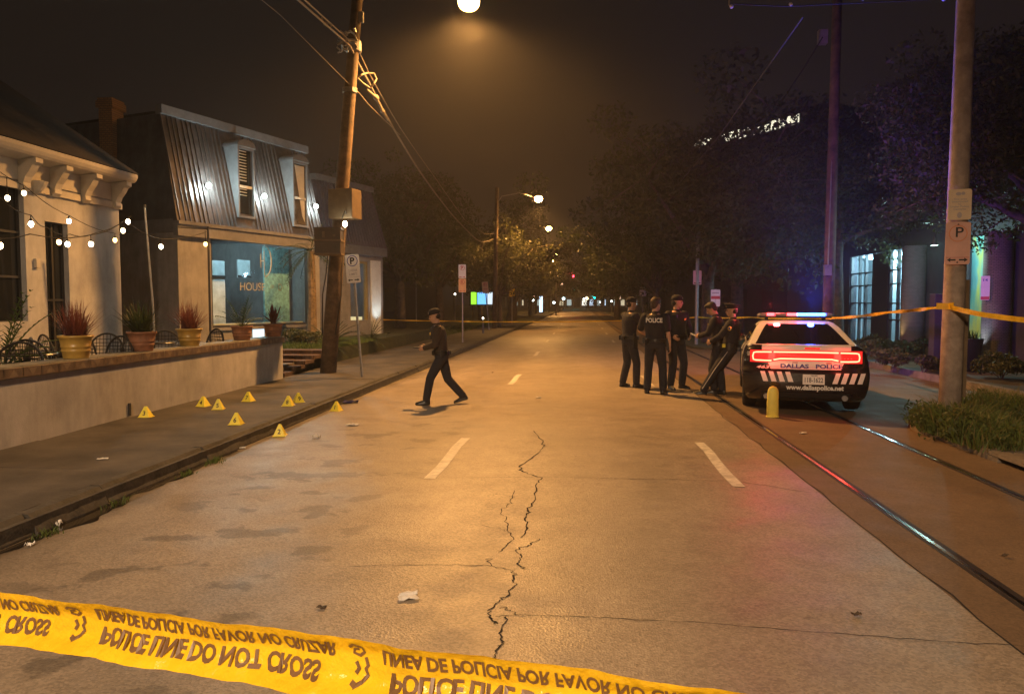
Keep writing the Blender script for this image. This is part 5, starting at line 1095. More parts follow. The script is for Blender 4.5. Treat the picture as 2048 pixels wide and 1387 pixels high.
MB().bb((-.25, 0, .2), (.25, .1, 2.6)).build('banner_face', EM('banner', (.5, .7, 1), 2.0), q); MB().bb((-.3, .02, 0), (.3, .12, 2.7)).build('banner_case', m_sig, q)
# far houses in the dark behind the trees
for i, (px, d, w_, h_, lab) in enumerate([(700, 66, 16, 5, 'dark low house with an arched window behind the walking officer'), (1560, 72, 20, 6, 'dark low building behind the oak trunks')]):
    p = D(px, 605, d); h = empty('dark_house', (p.x, p.y, WZ), 0, lab, 'house'); MB().bb((-w_ / 2, 0, -.3), (w_ / 2, 8, h_)).build('wall', m_rwall, h)
    MB().add([(-w_ / 2 - .4, -.5, h_), (w_ / 2 + .4, -.5, h_), (w_ / 2 + .4, 8.5, h_), (-w_ / 2 - .4, 8.5, h_), (-w_ / 2 + 3, 4, h_ + 2.4), (w_ / 2 - 3, 4, h_ + 2.4)], [(0, 1, 5, 4), (1, 2, 5), (2, 3, 4, 5), (3, 0, 4)]).build('roof', m_roof, h)
    for x in (-3.6, -1.2, 1.2, 3.6): MB().bb((x - .5, -.05, .9), (x + .5, -.004, 2.9)).build('window', m_dglass, h)
# ================================================================== PATROL CAR
m_cblk = M('car_black', (.012, .012, .014), .25, var=.1, scale=3, coat=.6); m_cwht = M('car_white', (.78, .76, .73), .35, var=.05, scale=3, coat=.5)
m_rub = M('tyre_rubber', (.015, .015, .016), .8, var=.2); m_rim = M('wheel_steel', (.25, .25, .26), .35, .9, var=.1); m_cglass = M('car_glass', (.006, .006, .008), .04, var=0, spec=.7)
m_red = EM('tail_ring', (1.0, .10, .05), 9); m_redh = M('tail_housing', (.35, .01, .012), .2, var=.1, emit=(1, .02, .015), es=1.0, coat=.6); m_trimb = M('car_plastic', (.02, .02, .021), .55, var=.15)
m_dpd = M('blue_lettering', (.06, .06, .32), .5, var=0); m_wlet = M('white_lettering', (.82, .8, .76), .5, var=0); m_plate = M('plate_white', (.8, .79, .74), .45, var=.08)
CA = R(-11)
cr = D(1613, 700, 11.75); car = empty('patrol_car', (cr.x, cr.y, gz(cr.x) - .004), CA, 'black and white police sedan with lit roof bar and red tail lamps', 'car')
W = .945
def itp(z, T):
    for (a, va), (b, vb) in zip(T[:-1], T[1:]):
        if z <= b: t = (z - a) / (b - a); t = t * t * (3 - 2 * t) if False else t; return va + (vb - va) * max(0, t)
    return T[-1][1]
YR = [(.22, .22), (.28, .10), (.38, .03), (.5, .0), (.68, .005), (.73, .045), (.78, .09), (.84, .10), (.98, .105), (1.03, .09), (1.07, .10), (1.10, .17)]
YF = [(.22, 4.9), (.3, 5.02), (.5, 5.08), (.7, 5.02), (.8, 4.85), (.92, 4.3), (1.0, 3.85), (1.10, 3.6)]
HW = [(.22, .84), (.30, .90), (.45, .93), (.6, .945), (.75, .945), (.88, .93), (.98, .90), (1.04, .87), (1.10, .80)]
def rear_y(x, z):
    w = itp(z, HW); t = min(1, abs(x) / w); return itp(z, YR) + .10 * t ** 2 + .10 * max(0, t - .8) ** 2 * 25 * .6
def outline(z, n=15, m=26):
    w = itp(z, HW); f = itp(z, YF); P = []
    xs = [math.sin(-math.pi / 2 + math.pi * i / (n - 1)) for i in range(n)]
    for t in xs: P.append(Vector((t * w, rear_y(t * w, z), z)))
    ya = P[-1].y
    for k in range(1, m): 
        t = k / m; y = ya + (f - .35 - ya) * t; tap = 1 - .10 * max(0, (t - .75) / .25) ** 2 ; P.append(Vector((w * tap, y, z)))
    fw = w * .9
    for i in range(n): t = -xs[i]; P.append(Vector((t * fw, f - .30 * abs(t) ** 3, z)))
    for k in range(m - 1, 0, -1): t = k / m; y = ya + (f - .35 - ya) * t; tap = 1 - .10 * max(0, (t - .75) / .25) ** 2; P.append(Vector((-w * tap, y, z)))
    return P
zs_ = [.22, .25, .30, .38, .45, .5, .56, .62, .68, .70, .73, .76, .80, .84, .88, .92, .96, 1.0, 1.03, 1.055, 1.08, 1.10]
mb = MB(); mb.loft([outline(z) for z in zs_]); me = mb.mesh('body', [m_cblk, m_cwht])
bm = bmesh.new(); bm.from_mesh(me); bmesh.ops.recalc_face_normals(bm, faces=bm.faces); bm.to_mesh(me); bm.free()
body = link('body', me, car)
AXL = (1.08, 4.10); TR = .345
cuts = []
for y in AXL:
    c = MB().tube([(-1.3, y, TR), (1.3, y, TR)], .405, 28).build('cut', m_cblk); cuts.append(c); md = body.modifiers.new('arch', 'BOOLEAN'); md.object = c; md.operation = 'DIFFERENCE'; md.solver = 'EXACT'
c_par = [c for c in cuts]
body.parent = None
dg = bpy.context.evaluated_depsgraph_get(); dg.update(); me2 = bpy.data.meshes.new_from_object(body.evaluated_get(dg)); body.modifiers.clear(); body.data = me2; body.parent = car
for c in cuts: bpy.data.objects.remove(c)
for p in me2.polygons:
    c = p.center; p.use_smooth = True
    side = abs(c.x) > .80 and 1.62 < c.y < 3.75 and .30 < c.z
    top = c.z > 1.05 and c.y > 0.15 and abs(p.normal.z) > .7
    p.material_index = 1 if (side or (top and False)) else 0
if hasattr(me2, 'set_sharp_from_angle'): me2.set_sharp_from_angle(angle=R(35))
MB().bb((-.72, .7, .25), (.72, 4.5, .6)).build('underbody', m_trimb, car)
for y in AXL:
    for s in (-1, 1):
        wl = MB(); prof = [(.20, .0), (.30, .0), (.335, .02), (TR, .06), (TR, .17), (.335, .21), (.30, .23), (.2, .23)]
        wl.loft([[Vector((s * (.70 + h), y + r * math.cos(q), TR + r * math.sin(q))) for q in [2 * math.pi * i / 28 for i in range(28)]] for r, h in prof]); w_ = wl.build('wheel', m_rub, car, smooth=True, fixn=True)
        rm = MB(); rm.loft([[Vector((s * x, y + r * math.cos(q), TR + r * math.sin(q))) for q in [2 * math.pi * i / 24 for i in range(24)]] for r, x in ((.22, .915), (.215, .89), (.12, .88), (.08, .92), (.01, .925))]); rm.build('rim', m_rim, w_, smooth=True, fixn=True)
# greenhouse
GR = [(1.06, .62), (1.14, .92), (1.25, 1.28), (1.36, 1.66), (1.42, 1.92), (1.455, 2.15), (1.475, 2.4)]
GF = [(1.06, 3.72), (1.14, 3.5), (1.25, 3.22), (1.36, 2.98), (1.42, 2.84), (1.455, 2.72), (1.475, 2.55)]
GW = [(1.06, .865), (1.14, .815), (1.25, .755), (1.36, .69), (1.42, .635), (1.455, .57), (1.475, .45)]
def gy(x, z): t = abs(x) / itp(z, GW); return itp(z, GR) + .10 * t ** 2 + .12 * max(0, t - .82) * 4 * max(0, t - .82)
def gout(z, n=13, m=12):
    w = itp(z, GW); P = []; xs = [math.sin(-math.pi / 2 + math.pi * i / (n - 1)) for i in range(n)]
    for t in xs: P.append(Vector((t * w, gy(t * w, z), z)))
    ya = P[-1].y; f = itp(z, GF)
    for k in range(1, m): P.append(Vector((w, ya + (f - .12 - ya) * k / m, z)))
    for t in reversed(xs): P.append(Vector((t * w, f - .12 * t * t, z)))
    for k in range(m - 1, 0, -1): P.append(Vector((-w, ya + (f - .12 - ya) * k / m, z)))
    return P
zg = [1.06, 1.10, 1.14, 1.2, 1.25, 1.31, 1.36, 1.39, 1.42, 1.44, 1.455, 1.468, 1.475]
MB().loft([gout(z) for z in zg]).build('cabin', m_cwht, car, smooth=True, fixn=True)
def rwin(u, v): z = 1.095 + (1.405 - 1.095) * v; w = itp(z, GW) - .105 - .03 * v; x = (2 * u - 1) * w; return Vector((x, gy(x, z) - .006, z + .004))
MB().grid(rwin, 14, 8).build('rear_window', m_cglass, car, smooth=True)
for s in (-1, 1):
    for y0, y1, top in ((1.45, 2.35, 1), (2.42, 3.25, 0)):
        def sw(u, v):
            z = 1.10 + .27 * v; w = itp(z, GW) + .006; lo, hi = (y0 + .45 * v * top, y1) if top else (y0, y1 - .42 * v); return Vector((s * w, lo + (hi - lo) * u, z))
        MB().grid(sw, 4, 6).build('side_window', m_cglass, car)
    m_ = MB().ell((s * .97, 3.2, 1.12), (.11, .06, .075), 12, 8).build('door_mirror', m_cblk, car, smooth=True)
    MB().bb((s * .947 - .02, 2.55, .86), (s * .947 + .02, 2.75, .90)).build('door_handle', m_cblk, car)
    MB().bb((s * .9475 - .012, 2.38, .34), (s * .9475 + .002, 2.392, .98)).build('door_seam', m_trimb, car)
# things mapped on the rear face
def rf(x, z, off=.006): return Vector((x, rear_y(x, z) - off, z))
def rpatch(name, mat, poly_fn, nu=24, nv=6, parent=car, off=.006): return MB().grid(lambda u, v: rf(*poly_fn(u, v), off), nu, nv).build(name, mat, parent, smooth=True)
K = 1.93 / 246
def lx(px): return (px - 1613) * K
def lz(py): return (831 - py) * K * 1.0
rpatch('boot_lid', m_cwht, lambda u, v: ((2 * u - 1) * .575 * (.9 + .1 * v), lz(737) + (lz(720) - lz(737)) * v), off=.010)
sp = MB(); sp.grid(lambda u, v: Vector(((2 * u - 1) * .66, rear_y((2 * u - 1) * .66, 1.03) + [-.03, -.035, -.03, .05, .22][int(v * 4 + .5)], [1.035, 1.075, 1.112, 1.118, 1.10][int(v * 4 + .5)])), 20, 4); spo = sp.build('spoiler', m_cwht, car, smooth=True)
MB().grid(lambda u, v: Vector((-.02 + .22 * u, rear_y(.1, 1.03) - .042, 1.055 + .03 * v)), 4, 1).build('high_brake_lamp', m_redh, spo)
MB().add([(-.74, .18, 1.112), (.74, .18, 1.112), (.82, .72, 1.10), (-.82, .72, 1.10)], [(0, 1, 2, 3)]).build('boot_deck', m_cwht, car)
def bandz(x):
    t = abs(x) / .84; zt = lz(700) - .01 * t; zb = lz(716) - .035 * min(1, max(0, (abs(x) - .38) / .16)) ** 1.0 - .004; return zb, zt
tail = rpatch('tail_lamp_band', m_redh, lambda u, v: ((2 * u - 1) * .835, bandz((2 * u - 1) * .835)[0] - .025 + (bandz((2 * u - 1) * .835)[1] + .012 - bandz((2 * u - 1) * .835)[0] + .025) * v), 40, 4, off=.014)
def ring(pts, wd, name):
    L = []; Rr = []; Q = [Vector(p) for p in pts]
    for i, q in enumerate(Q):
        t = (Q[min(i + 1, len(Q) - 1)] - Q[max(i - 1, 0)]).normalized(); nn = Vector((-t.y, t.x)); L.append(q + nn * wd / 2); Rr.append(q - nn * wd / 2)
    k = len(Q); MB().add([rf(p.x, p.y, .021) for p in L + Rr], [(i, i + 1, k + i + 1, k + i) for i in range(k - 1)]).build(name, m_red, tail)
top = [(x, bandz(x)[1] - .018) for x in [-.48 + .96 * i / 20 for i in range(21)]]; bot = [(x, bandz(x)[0] + .002) for x in [-.48 + .96 * i / 30 for i in range(31)]]
ring(top, .022, 'light_ring'); ring(bot, .022, 'light_ring')
for s in (-1, 1):
    zt, zb = bandz(.55)[1] - .018, bandz(.6)[0] + .002
    P = [(s * .51, zt), (s * .62, zt - .002), (s * .74, zt - .006), (s * .78, zt - .014), (s * .795, (zt + zb) / 2), (s * .785, zb + .012), (s * .75, zb + .003), (s * .62, zb), (s * .51, zb)]
    ring(P, .022, 'light_ring')
def quadp(name, mat, P, parent=car, off=.010):
    a, b, c, d = [Vector(p) for p in P]; return MB().grid(lambda u, v: rf(*((a.lerp(b, u)).lerp(d.lerp(c, u), v)), off), 4, 4).build(name, mat, parent)
for i in range(4):
    x = lx(1526) + i * .125; quadp('chevron_stripe', m_wlet, [(x, lz(742)), (x + .072, lz(742)), (x + .125, lz(762)), (x + .05, lz(762))])
    x = lx(1725) - i * .122; quadp('chevron_stripe', m_wlet, [(x, lz(743)), (x - .072, lz(743)), (x - .125, lz(764)), (x - .05, lz(764))])
pl_ = quadp('number_plate', m_plate, [(lx(1607), lz(746)), (lx(1648), lz(746)), (lx(1648), lz(766)), (lx(1607), lz(766))], off=.016)
def rtext(t, pxc, pyc, h, wd, mat, bold=.02, shear=0., off=.014, parent=car):
    m2 = MB(); text_to(m2, t, lambda x, y: rf(lx(pxc) + x, lz(pyc) + y, off), h, wd, bold, 1, shear); m2.build('lettering', mat, parent)
rtext('118-1622', 1628, 757.5, .105, .27, M('plate_ink', (.12, .12, .14), .6), .02, 0, .019, pl_); rtext('TEXAS', 1628, 748.5, .03, .1, MATS['plate_ink'], .02, 0, .019, pl_)
rtext('www.dallaspolice.net', 1630, 773, .105, .85, m_wlet, .04); rtext('DALLAS', 1592, 731, .085, .42, m_dpd, .035, 0, .016); rtext('POLICE', 1657, 731, .085, .39, m_dpd, .035, 0, .016); rtext('4639', 1536, 734, .06, .27, m_wlet, .03, .3)
rtext('CHARGER' if False else '- - -', 1692, 714, .03, .12, m_wlet, .02, 0, .03, tail)
for px in (1593, 1657): quadp('plate_lamp', M('plate_lamp', (.6, .35, .33), .3), [(lx(px) - .04, lz(722)), (lx(px) + .04, lz(722)), (lx(px) + .04, lz(726)), (lx(px) - .04, lz(726))], off=.014)
for i in range(3): quadp('quarter_mark', m_wlet, [(lx(1502) + .018 * i, lz(703)), (lx(1502) + .008 + .018 * i, lz(703)), (lx(1502) + .008 + .018 * i, lz(712)), (lx(1502) + .018 * i, lz(712))])
rpatch('lower_valance', m_trimb, lambda u, v: ((2 * u - 1) * .66, .25 + .12 * v), off=.008)
for s in (-1, 1): MB().tube([(s * .58, .05, .30), (s * .58, .3, .30)], .045, 12).build('exhaust_tip', m_rim, car)
quadp('bumper_seam', m_trimb, [(-.62, .402), (.62, .402), (.62, .396), (-.62, .396)])
# light bar
lb = MB().box((0, 2.38, 1.525), (1.26, .26, .035)).build('light_bar', m_trimb, car, bevel=.01)
for s in (-1, 1): MB().box((s * .5, 2.38, 1.49), (.06, .14, .05)).build('bar_foot', m_trimb, lb); MB().ell((s * .62, 2.38, 1.555), (.05, .13, .035), 12, 8).build('end_cap', M('smoked_lens', (.3, .28, .33), .2), lb, smooth=True)
m_lr = EM('beacon_red', (1, .035, .04), 11); m_lb = EM('beacon_blue', (.03, .12, 1.0), 18); m_off = M('clear_lens', (.4, .28, .3), .15, var=0)
segs = [(-.60, -.50, m_off), (-.49, -.36, m_lr), (-.35, -.14, m_off), (-.13, .03, m_lr), (.04, .20, m_lb), (.205, .36, m_lb), (.365, .52, m_lb), (.53, .60, m_off)]
for a, b, mt in segs: MB().box(((a + b) / 2, 2.38, 1.57), (b - a - .006, .24, .052)).build('beacon', mt, lb, bevel=.008)
light('blue_beacon', 'POINT', (.30, 2.38, 1.72), 14, (.04, .08, 1), .06, car); light('red_beacon', 'POINT', (-.32, 2.38, 1.70), 40, (1, .05, .05), .06, car)
light('blue_beam_rear', 'SPOT', (.30, 2.30, 1.66), 1500, (.04, .08, 1), .06, car, spot_size=R(80), spot_blend=.8).rotation_euler = (R(-140), 0, 0)
light('blue_beam_front', 'SPOT', (.30, 2.46, 1.66), 1300, (.06, .08, 1), .06, car, spot_size=R(120), spot_blend=.8).rotation_euler = (R(110), 0, 0)
light('red_beam_front', 'SPOT', (-.35, 2.46, 1.66), 450, (1, .05, .06), .06, car, spot_size=R(120), spot_blend=.8).rotation_euler = (R(105), 0, 0)
light('red_beam_rear', 'SPOT', (-.42, 2.30, 1.66), 30, (1, .05, .05), .06, car, spot_size=R(100), spot_blend=.8).rotation_euler = (R(-110), 0, 0)
light('tail_glow', 'POINT', (-.55, -.10, .92), 3, (1, .06, .04), .06, car); light('tail_glow', 'POINT', (.55, -.10, .92), 3, (1, .06, .04), .06, car)
# ================================================================== OFFICERS
m_skin = M('skin', (.46, .27, .18), .5, var=.08, scale=14); m_navy = M('uniform_navy', (.012, .012, .02), .85, var=.3, scale=9, bump=1.0, bscale=14); m_navy2 = M('trouser_navy', (.016, .017, .026), .85, var=.3, scale=7, bump=1.0, bscale=10)
m_brsh = M('brown_shirt', (.035, .024, .018), .85, var=.25, scale=9, bump=1.0, bscale=14)
m_boot = M('boot_black', (.01, .01, .01), .35, var=.1); m_belt = M('belt_black', (.008, .008, .008), .4, var=.1); m_hair = M('hair_dark', (.012, .009, .008), .6, var=.3, scale=40, bump=.8, bscale=90); m_hairb = M('hair_brown', (.045, .026, .015), .6, var=.3, scale=40, bump=.8, bscale=90)
m_brass = M('brass', (.6, .42, .08), .35, .6, var=.1); m_glove = M('blue_glove', (.55, .55, .55), .5)
m_eye = M('eye_dark', (.02, .015, .012), .2, var=0); m_lip = M('lips', (.30, .12, .09), .5, var=0)
def remesh(mb, name, mat, voxel, smooth=3):
    me = mb.mesh(name, mat); bm = bmesh.new(); bm.from_mesh(me); bmesh.ops.recalc_face_normals(bm, faces=bm.faces); bm.to_mesh(me); bm.free()
    o = bpy.data.objects.new('tmp', me); COL.objects.link(o); r = o.modifiers.new('r', 'REMESH'); r.mode = 'VOXEL'; r.voxel_size = voxel; r.use_smooth_shade = True
    s = o.modifiers.new('s', 'SMOOTH'); s.factor = .5; s.iterations = smooth
    dg = bpy.context.evaluated_depsgraph_get(); dg.update(); m2 = bpy.data.meshes.new_from_object(o.evaluated_get(dg)); m2.name = name; bpy.data.objects.remove(o); bpy.data.meshes.remove(me); return m2
def ik(a, b, l1, l2, pole):
    a, b = Vector(a), Vector(b); d = b - a; L = min(d.length, (l1 + l2) * .999); u = d.normalized(); x = (l1 * l1 - l2 * l2 + L * L) / (2 * L); h = math.sqrt(max(0, l1 * l1 - x * x)); p = Vector(pole); p = (p - u * p.dot(u)).normalized(); return a + u * x + p * h
def chain(mb, P, n=10):
    for (a, ra), (b, rb) in zip(P[:-1], P[1:]): mb.tube([a, b], [ra, rb], n)
    for a, ra in P: mb.ell(a, (ra, ra, ra), n, 6)
def person(label, loc, rz, H=1.78, lean=(0, .0), pel=(0, 0, 0), feet=((-.11, .0), (.11, .03)), wrists=((-.26, .06, .80), (.26, .06, .80)), apole=((-.4, -1, 0), (.4, -1, 0)), head=(0, 0), cap='ball', sleeve='short', bulk=.018, hair=None, shirt=None, foot_yaw=(12, -12), heel=(0, 0), extras=(), palm=((1, 0, 0), (-1, 0, 0)), glove=()):
    root = empty('person', loc, rz, label, 'person'); root.scale = (H / 1.78,) * 3
    hz = .93 + pel[2]; pv = Vector((pel[0], pel[1], hz)); lv = Vector((lean[0], lean[1], 0))
    def tz(z): return Vector((pv.x, pv.y, z + pel[2])) + lv * max(0, (z - .93) / .53)
    body, sh, tr = MB(), MB(), MB()
    T = [(.84, .150, .105), (.90, .168, .118), (.98, .165, .118), (1.08, .155, .108), (1.2, .165, .115), (1.32, .188, .125), (1.41, .185, .115), (1.465, .125, .085), (1.50, .065, .06)]
    def tors(mb, zs0, zs1, g):
        rr = [t for t in T if zs0 - .001 <= t[0] <= zs1 + .001]; mb.loft([[tz(z) + Vector(((rx + g) * math.cos(q), (ry + g) * math.sin(q) * (1 if math.sin(q) > 0 else 1.0), 0)) for q in [2 * math.pi * i / 20 for i in range(20)]] for z, rx, ry in rr])
    tors(body, .84, 1.50, -.01); tors(sh, .98, 1.465, bulk); tors(tr, .84, 1.08, .012)
    hv = [pv + Vector((s * .09, 0, -.03)) for s in (-1, 1)]; ank = []
    for i in (0, 1):
        f = feet[i]; a = Vector((f[0], f[1], .09 + heel[i])); L = (a - hv[i]).length
        k = ik(hv[i], a, .418, .408, (0.15 * (-1, 1)[i], 1, 0)); ank.append((a, k))
        chain(body, [(hv[i], .082), (k, .055), (a, .042)]); mid = a.lerp(k, .45)
        chain(tr, [(hv[i] + Vector((0, 0, .0)), .102), (hv[i].lerp(k, .5), .092), (k, .078), (mid, .076), (a + (k - a).normalized() * .015, .070)], 12)
    sv = [tz(1.425) + Vector((s * .185, 0, 0)) for s in (-1, 1)]; hands = []
    for i in (0, 1):
        wv = Vector(wrists[i]) + (Vector((0, 0, pel[2])) if False else Vector((0, 0, 0))); e = ik(sv[i], wv, .29, .25, apole[i])
        if (wv - sv[i]).length > .539: wv = sv[i] + (wv - sv[i]).normalized() * .539
        chain(body, [(sv[i], .056), (sv[i].lerp(e, .5), .05), (e, .040), (e.lerp(wv, .3), .042), (wv, .027)])
        if sleeve == 'short': chain(sh, [(sv[i] + Vector((0, 0, -.01)), .082), (sv[i].lerp(e, .45), .076), (sv[i].lerp(e, .80), .070)])
        else: chain(sh, [(sv[i] + Vector((0, 0, -.01)), .082), (sv[i].lerp(e, .5), .072), (e, .062), (e.lerp(wv, .5), .055), (e.lerp(wv, .92), .047)])
        d = (wv - e).normalized(); pn = Vector(palm[i]); pn = (pn - d * pn.dot(d)).normalized(); sd = d.cross(pn).normalized(); m3 = Matrix((sd, pn, d)).transposed(); hc = wv + d * .05
        hb = body
        hb.ell(hc, (.040, .018, .055), 10, 7, m3)
        for j, (off, ln) in enumerate(((-.028, .062), (-.009, .075), (.010, .070), (.028, .055))):
            b0 = wv + d * .088 + sd * off; b1 = b0 + (d * .85 + pn * .5).normalized() * ln * .5; b2 = b1 + (d * .45 + pn * .9).normalized() * ln * .5; chain(hb, [(b0, .0095), (b1, .009), (b2, .008)], 6)
        th0 = wv + d * .03 - sd * .035 * (1, -1)[i]; th1 = th0 + (d * .7 - sd * .6 * (1, -1)[i] + pn * .4).normalized() * .035; chain(hb, [(th0, .012), (th1, .010), (th1 + (d * .9 + pn * .4).normalized() * .03, .009)], 6)
        hands.append((hc + d * .02, m3))
    # head
    nb = tz(1.46); hc = tz(1.65) + Vector((0, .015, 0)); hc = hc + Vector((math.sin(R(-head[0])) * .02, 0, 0)); hy, hp = R(head[0]), R(head[1])
    hm = Matrix.Rotation(hy, 3, 'Z') @ Matrix.Rotation(hp, 3, 'X')
    hc = nb + Vector((0, .01, .07)) + hm @ Vector((0, .012, .12))
    def hp_(x, y, z): return hc + hm @ Vector((x, y, z))
    chain(body, [(nb - Vector((0, 0, .04)), .062), (nb + Vector((0, .005, .05)), .055), (hp_(0, -.01, -.06), .054)])
    for c, r in (((0, -.012, .035), (.076, .096, .094)), ((0, .018, -.035), (.062, .074, .085)), ((0, .045, -.088), (.036, .036, .028)), ((0, .098, -.022), (.013, .02, .022)), ((0, .09, -.002), (.010, .012, .03)), ((0, .075, .022), (.055, .022, .012)), ((.079, -.005, -.02), (.010, .02, .032)), ((-.079, -.005, -.02), (.010, .02, .032)), ((0, .083, -.062), (.022, .012, .012))): body.ell(hp_(*c), r, 14, 10, hm)
    bo = link('body', remesh(body, 'body', m_skin, .0065, 2), root)
    for s in (-1, 1): MB().ell(hp_(s * .031, .080, .0), (.011, .008, .006), 8, 6, hm).build('eye', m_eye, bo, smooth=True)
    MB().ell(hp_(0, .096, -.062), (.022, .005, .005), 8, 6, hm).build('mouth', m_lip, bo, smooth=True)
    # clothes
    chain(sh, [(tz(1.46), .078), (tz(1.485), .07)]); so = link('shirt', remesh(sh, 'shirt', shirt or m_navy, .010, 4), root); to = link('trousers', remesh(tr, 'trousers', m_navy2, .010, 3), root)
    for i in (0, 1):
        a, k = ank[i]; fy = R(foot_yaw[i]); m = Matrix.Rotation(fy, 3, 'Z') @ Matrix.Rotation(R(-35) * min(1, heel[i] / .12), 3, 'X'); b = MB(); dz = -.09
        b.loft([[a + m @ Vector((wd * math.cos(q), y, dz + (0 if math.sin(q) < 0 else hh * math.sin(q)))) for q in [2 * math.pi * t / 12 for t in range(12)]] for y, wd, hh in ((-.075, .025, .06), (-.06, .04, .10), (0, .045, .12), (.06, .048, .085), (.13, .05, .062), (.18, .04, .05), (.20, .018, .03))])
        chain(b, [(a + m @ Vector((0, -.01, -.03)), .05), (a.lerp(k, .28), .052)]); link('boot', remesh(b, 'boot', m_boot, .010, 2), root)
    bt = MB(); zb = 1.0
    bt.loft([[tz(z) + Vector(((.170 + bulk + g) * math.cos(q), (.120 + bulk + g) * math.sin(q), 0)) for q in [2 * math.pi * i / 24 for i in range(24)]] for z, g in ((zb - .03, .0), (zb - .028, .012), (zb + .024, .012), (zb + .026, .0))]); belt = bt.build('duty_belt', m_belt, root)
    for q, sz in ((-.1, (.05, .03, .09)), (.9, (.05, .03, .08)), (2.2, (.06, .035, .08)), (-2.3, (.06, .035, .09)), (-1.3, (.05, .03, .07)), (3.3, (.05, .04, .12))):
        c = tz(zb - .015) + Vector(((.195 + bulk) * math.cos(q), (.145 + bulk) * math.sin(q), 0)); MB().box(c, sz, q + math.pi / 2).build('pouch', m_belt, belt, bevel=.006)
    c = tz(zb - .09) + Vector((.215 + bulk, 0, 0)); MB().box(c, (.05, .09, .2)).build('holster', m_belt, belt, bevel=.012); MB().box(c + Vector((.0, -.02, .13)), (.03, .05, .08)).build('pistol_grip', m_boot, belt, bevel=.006)
    MB().box(tz(1.33) + Vector((-.085, .128 + bulk, 0)), (.035, .02, .045)).build('badge', m_brass, so, bevel=.005); MB().box(tz(1.39) + Vector((.10, .112 + bulk, .0)), (.04, .035, .06)).build('radio_microphone', m_belt, so, bevel=.006); MB().box(tz(1.27) + Vector((.09, .13 + bulk, 0)), (.1, .02, .09)).build('chest_pocket', m_navy2, so, bevel=.008)
    if cap == 'ball':
        cb = MB(); cb.loft([[hp_(rx * math.cos(q), rx * 1.22 * math.sin(q) - .01, z) for q in [2 * math.pi * i / 18 for i in range(18)]] for z, rx in ((.035, .087), (.08, .088), (.115, .076), (.138, .05), (.146, .012))]); co = cb.build('cap', m_navy, root, smooth=True)
        MB().loft([[hp_(.085 * math.cos(q), .08 + .095 * math.sin(q), .04 + dz - .018 * math.sin(q)) for q in [math.pi * i / 10 for i in range(11)]] for dz in (0, .008)]).build('cap_brim', m_navy, co); MB().box(hp_(0, .1, .08), (.035, .006, .03), mat=hm).build('cap_badge', m_grey, co)
    elif cap == 'peaked':
        cb = MB(); cb.loft([[hp_(rx * math.cos(q), rx * 1.2 * math.sin(q) - .01, z + dzf * math.sin(q)) for q in [2 * math.pi * i / 18 for i in range(18)]] for z, rx, dzf in ((.04, .085, 0), (.085, .088, 0), (.10, .112, .012), (.115, .125, .02), (.125, .118, .02), (.13, .02, .01))]); co = cb.build('cap', m_navy, root, smooth=True)
        MB().loft([[hp_(.08 * math.cos(q), .075 + .06 * math.sin(q), .045 + dz - .03 * math.sin(q)) for q in [math.pi * i / 10 for i in range(11)]] for dz in (0, .006)]).build('cap_brim', m_boot, co); MB().ell(hp_(0, .105, .085), (.02, .008, .026), 8, 6, hm).build('cap_badge', m_brass, co)
    if hair or cap == 'none':
        hb = MB(); hb.ell(hp_(0, -.024, .048), (.083, .102, .096), 14, 9, hm); hb.ell(hp_(0, -.055, -.01), (.070, .058, .075), 12, 8, hm)
        if cap == 'none': hb.ell(hp_(0, .035, .098), (.068, .062, .042), 12, 8, hm)
        link('hair', remesh(hb, 'hair', hair or m_hair, .008, 2), root)
    else:
        hb = MB(); hb.ell(hp_(0, -.05, .0), (.073, .062, .068), 12, 8, hm); link('hair', remesh(hb, 'hair', m_hair, .008, 2), root)
    root['_h'] = 0; del root['_h']
    return root, tz, hands, sv, ank
def at_px(px, py): p = G(px, py); return Vector((p.x, p.y, gz(p.x)))
# 1 walking officer, crossing towards the low wall
r1, tz, hd, sv, ank = person('officer in brown shirt striding across the road toward the low wall', at_px(886, 808), R(97), 1.70, lean=(0, .07), pel=(0, .02, -.045), feet=((-.05, .30), (.06, -.36)), heel=(0.0, .06), wrists=((-.10, .33, 1.03), (.12, .30, 1.05)), apole=((-.6, -1, -.2), (.6, -1, -.2)), head=(0, -14), cap='ball', sleeve='long', shirt=m_brsh, foot_yaw=(4, -6), palm=((1, 0, .3), (-1, 0, .3)))
MB().box(hd[0][0] + Vector((.09, .06, .02)), (.2, .16, .02)).build('clipboard', m_boot, r1, bevel=.004)
# 2-4 group of three
r2, tz, hd, sv, ank = person('officer in cap and short sleeves gesturing, side-on beside two colleagues', at_px(1257, 774), R(-62), 1.84, lean=(0, .02), feet=((-.13, -.06), (.13, .10)), wrists=((-.16, .30, 1.20), (.02, .34, 1.30)), apole=((-1, -.3, -.6), (1, -.2, -.9)), head=(-12, -4), cap='ball', palm=((1, 0, 0), (-.3, -1, 0)))
MB().tube([hd[0][0], hd[0][0] + Vector((0, .04, .1))], .018, 8).build('radio', m_boot, r2)
r3, tz, hd, sv, ank = person('officer seen from behind with POLICE across the back', at_px(1309, 787), R(-12), 1.84, lean=(-.01, .02), feet=((-.14, .02), (.16, -.02)), wrists=((-.15, .28, 1.06), (.28, -.02, .84)), apole=((-1, -.6, -.2), (.7, -1, 0)), head=(-38, -6), cap='none', hair=m_hairb, palm=((1, 0, 0), (-1, 0, 0)))
mb = MB(); text_to(mb, 'POLICE', lambda x, y: tz(1.36 + y) + Vector((x, -.149 - .0 + .6 * x * x, 0)), .11, .30, .03); mb.build('lettering', m_wlet, r3)
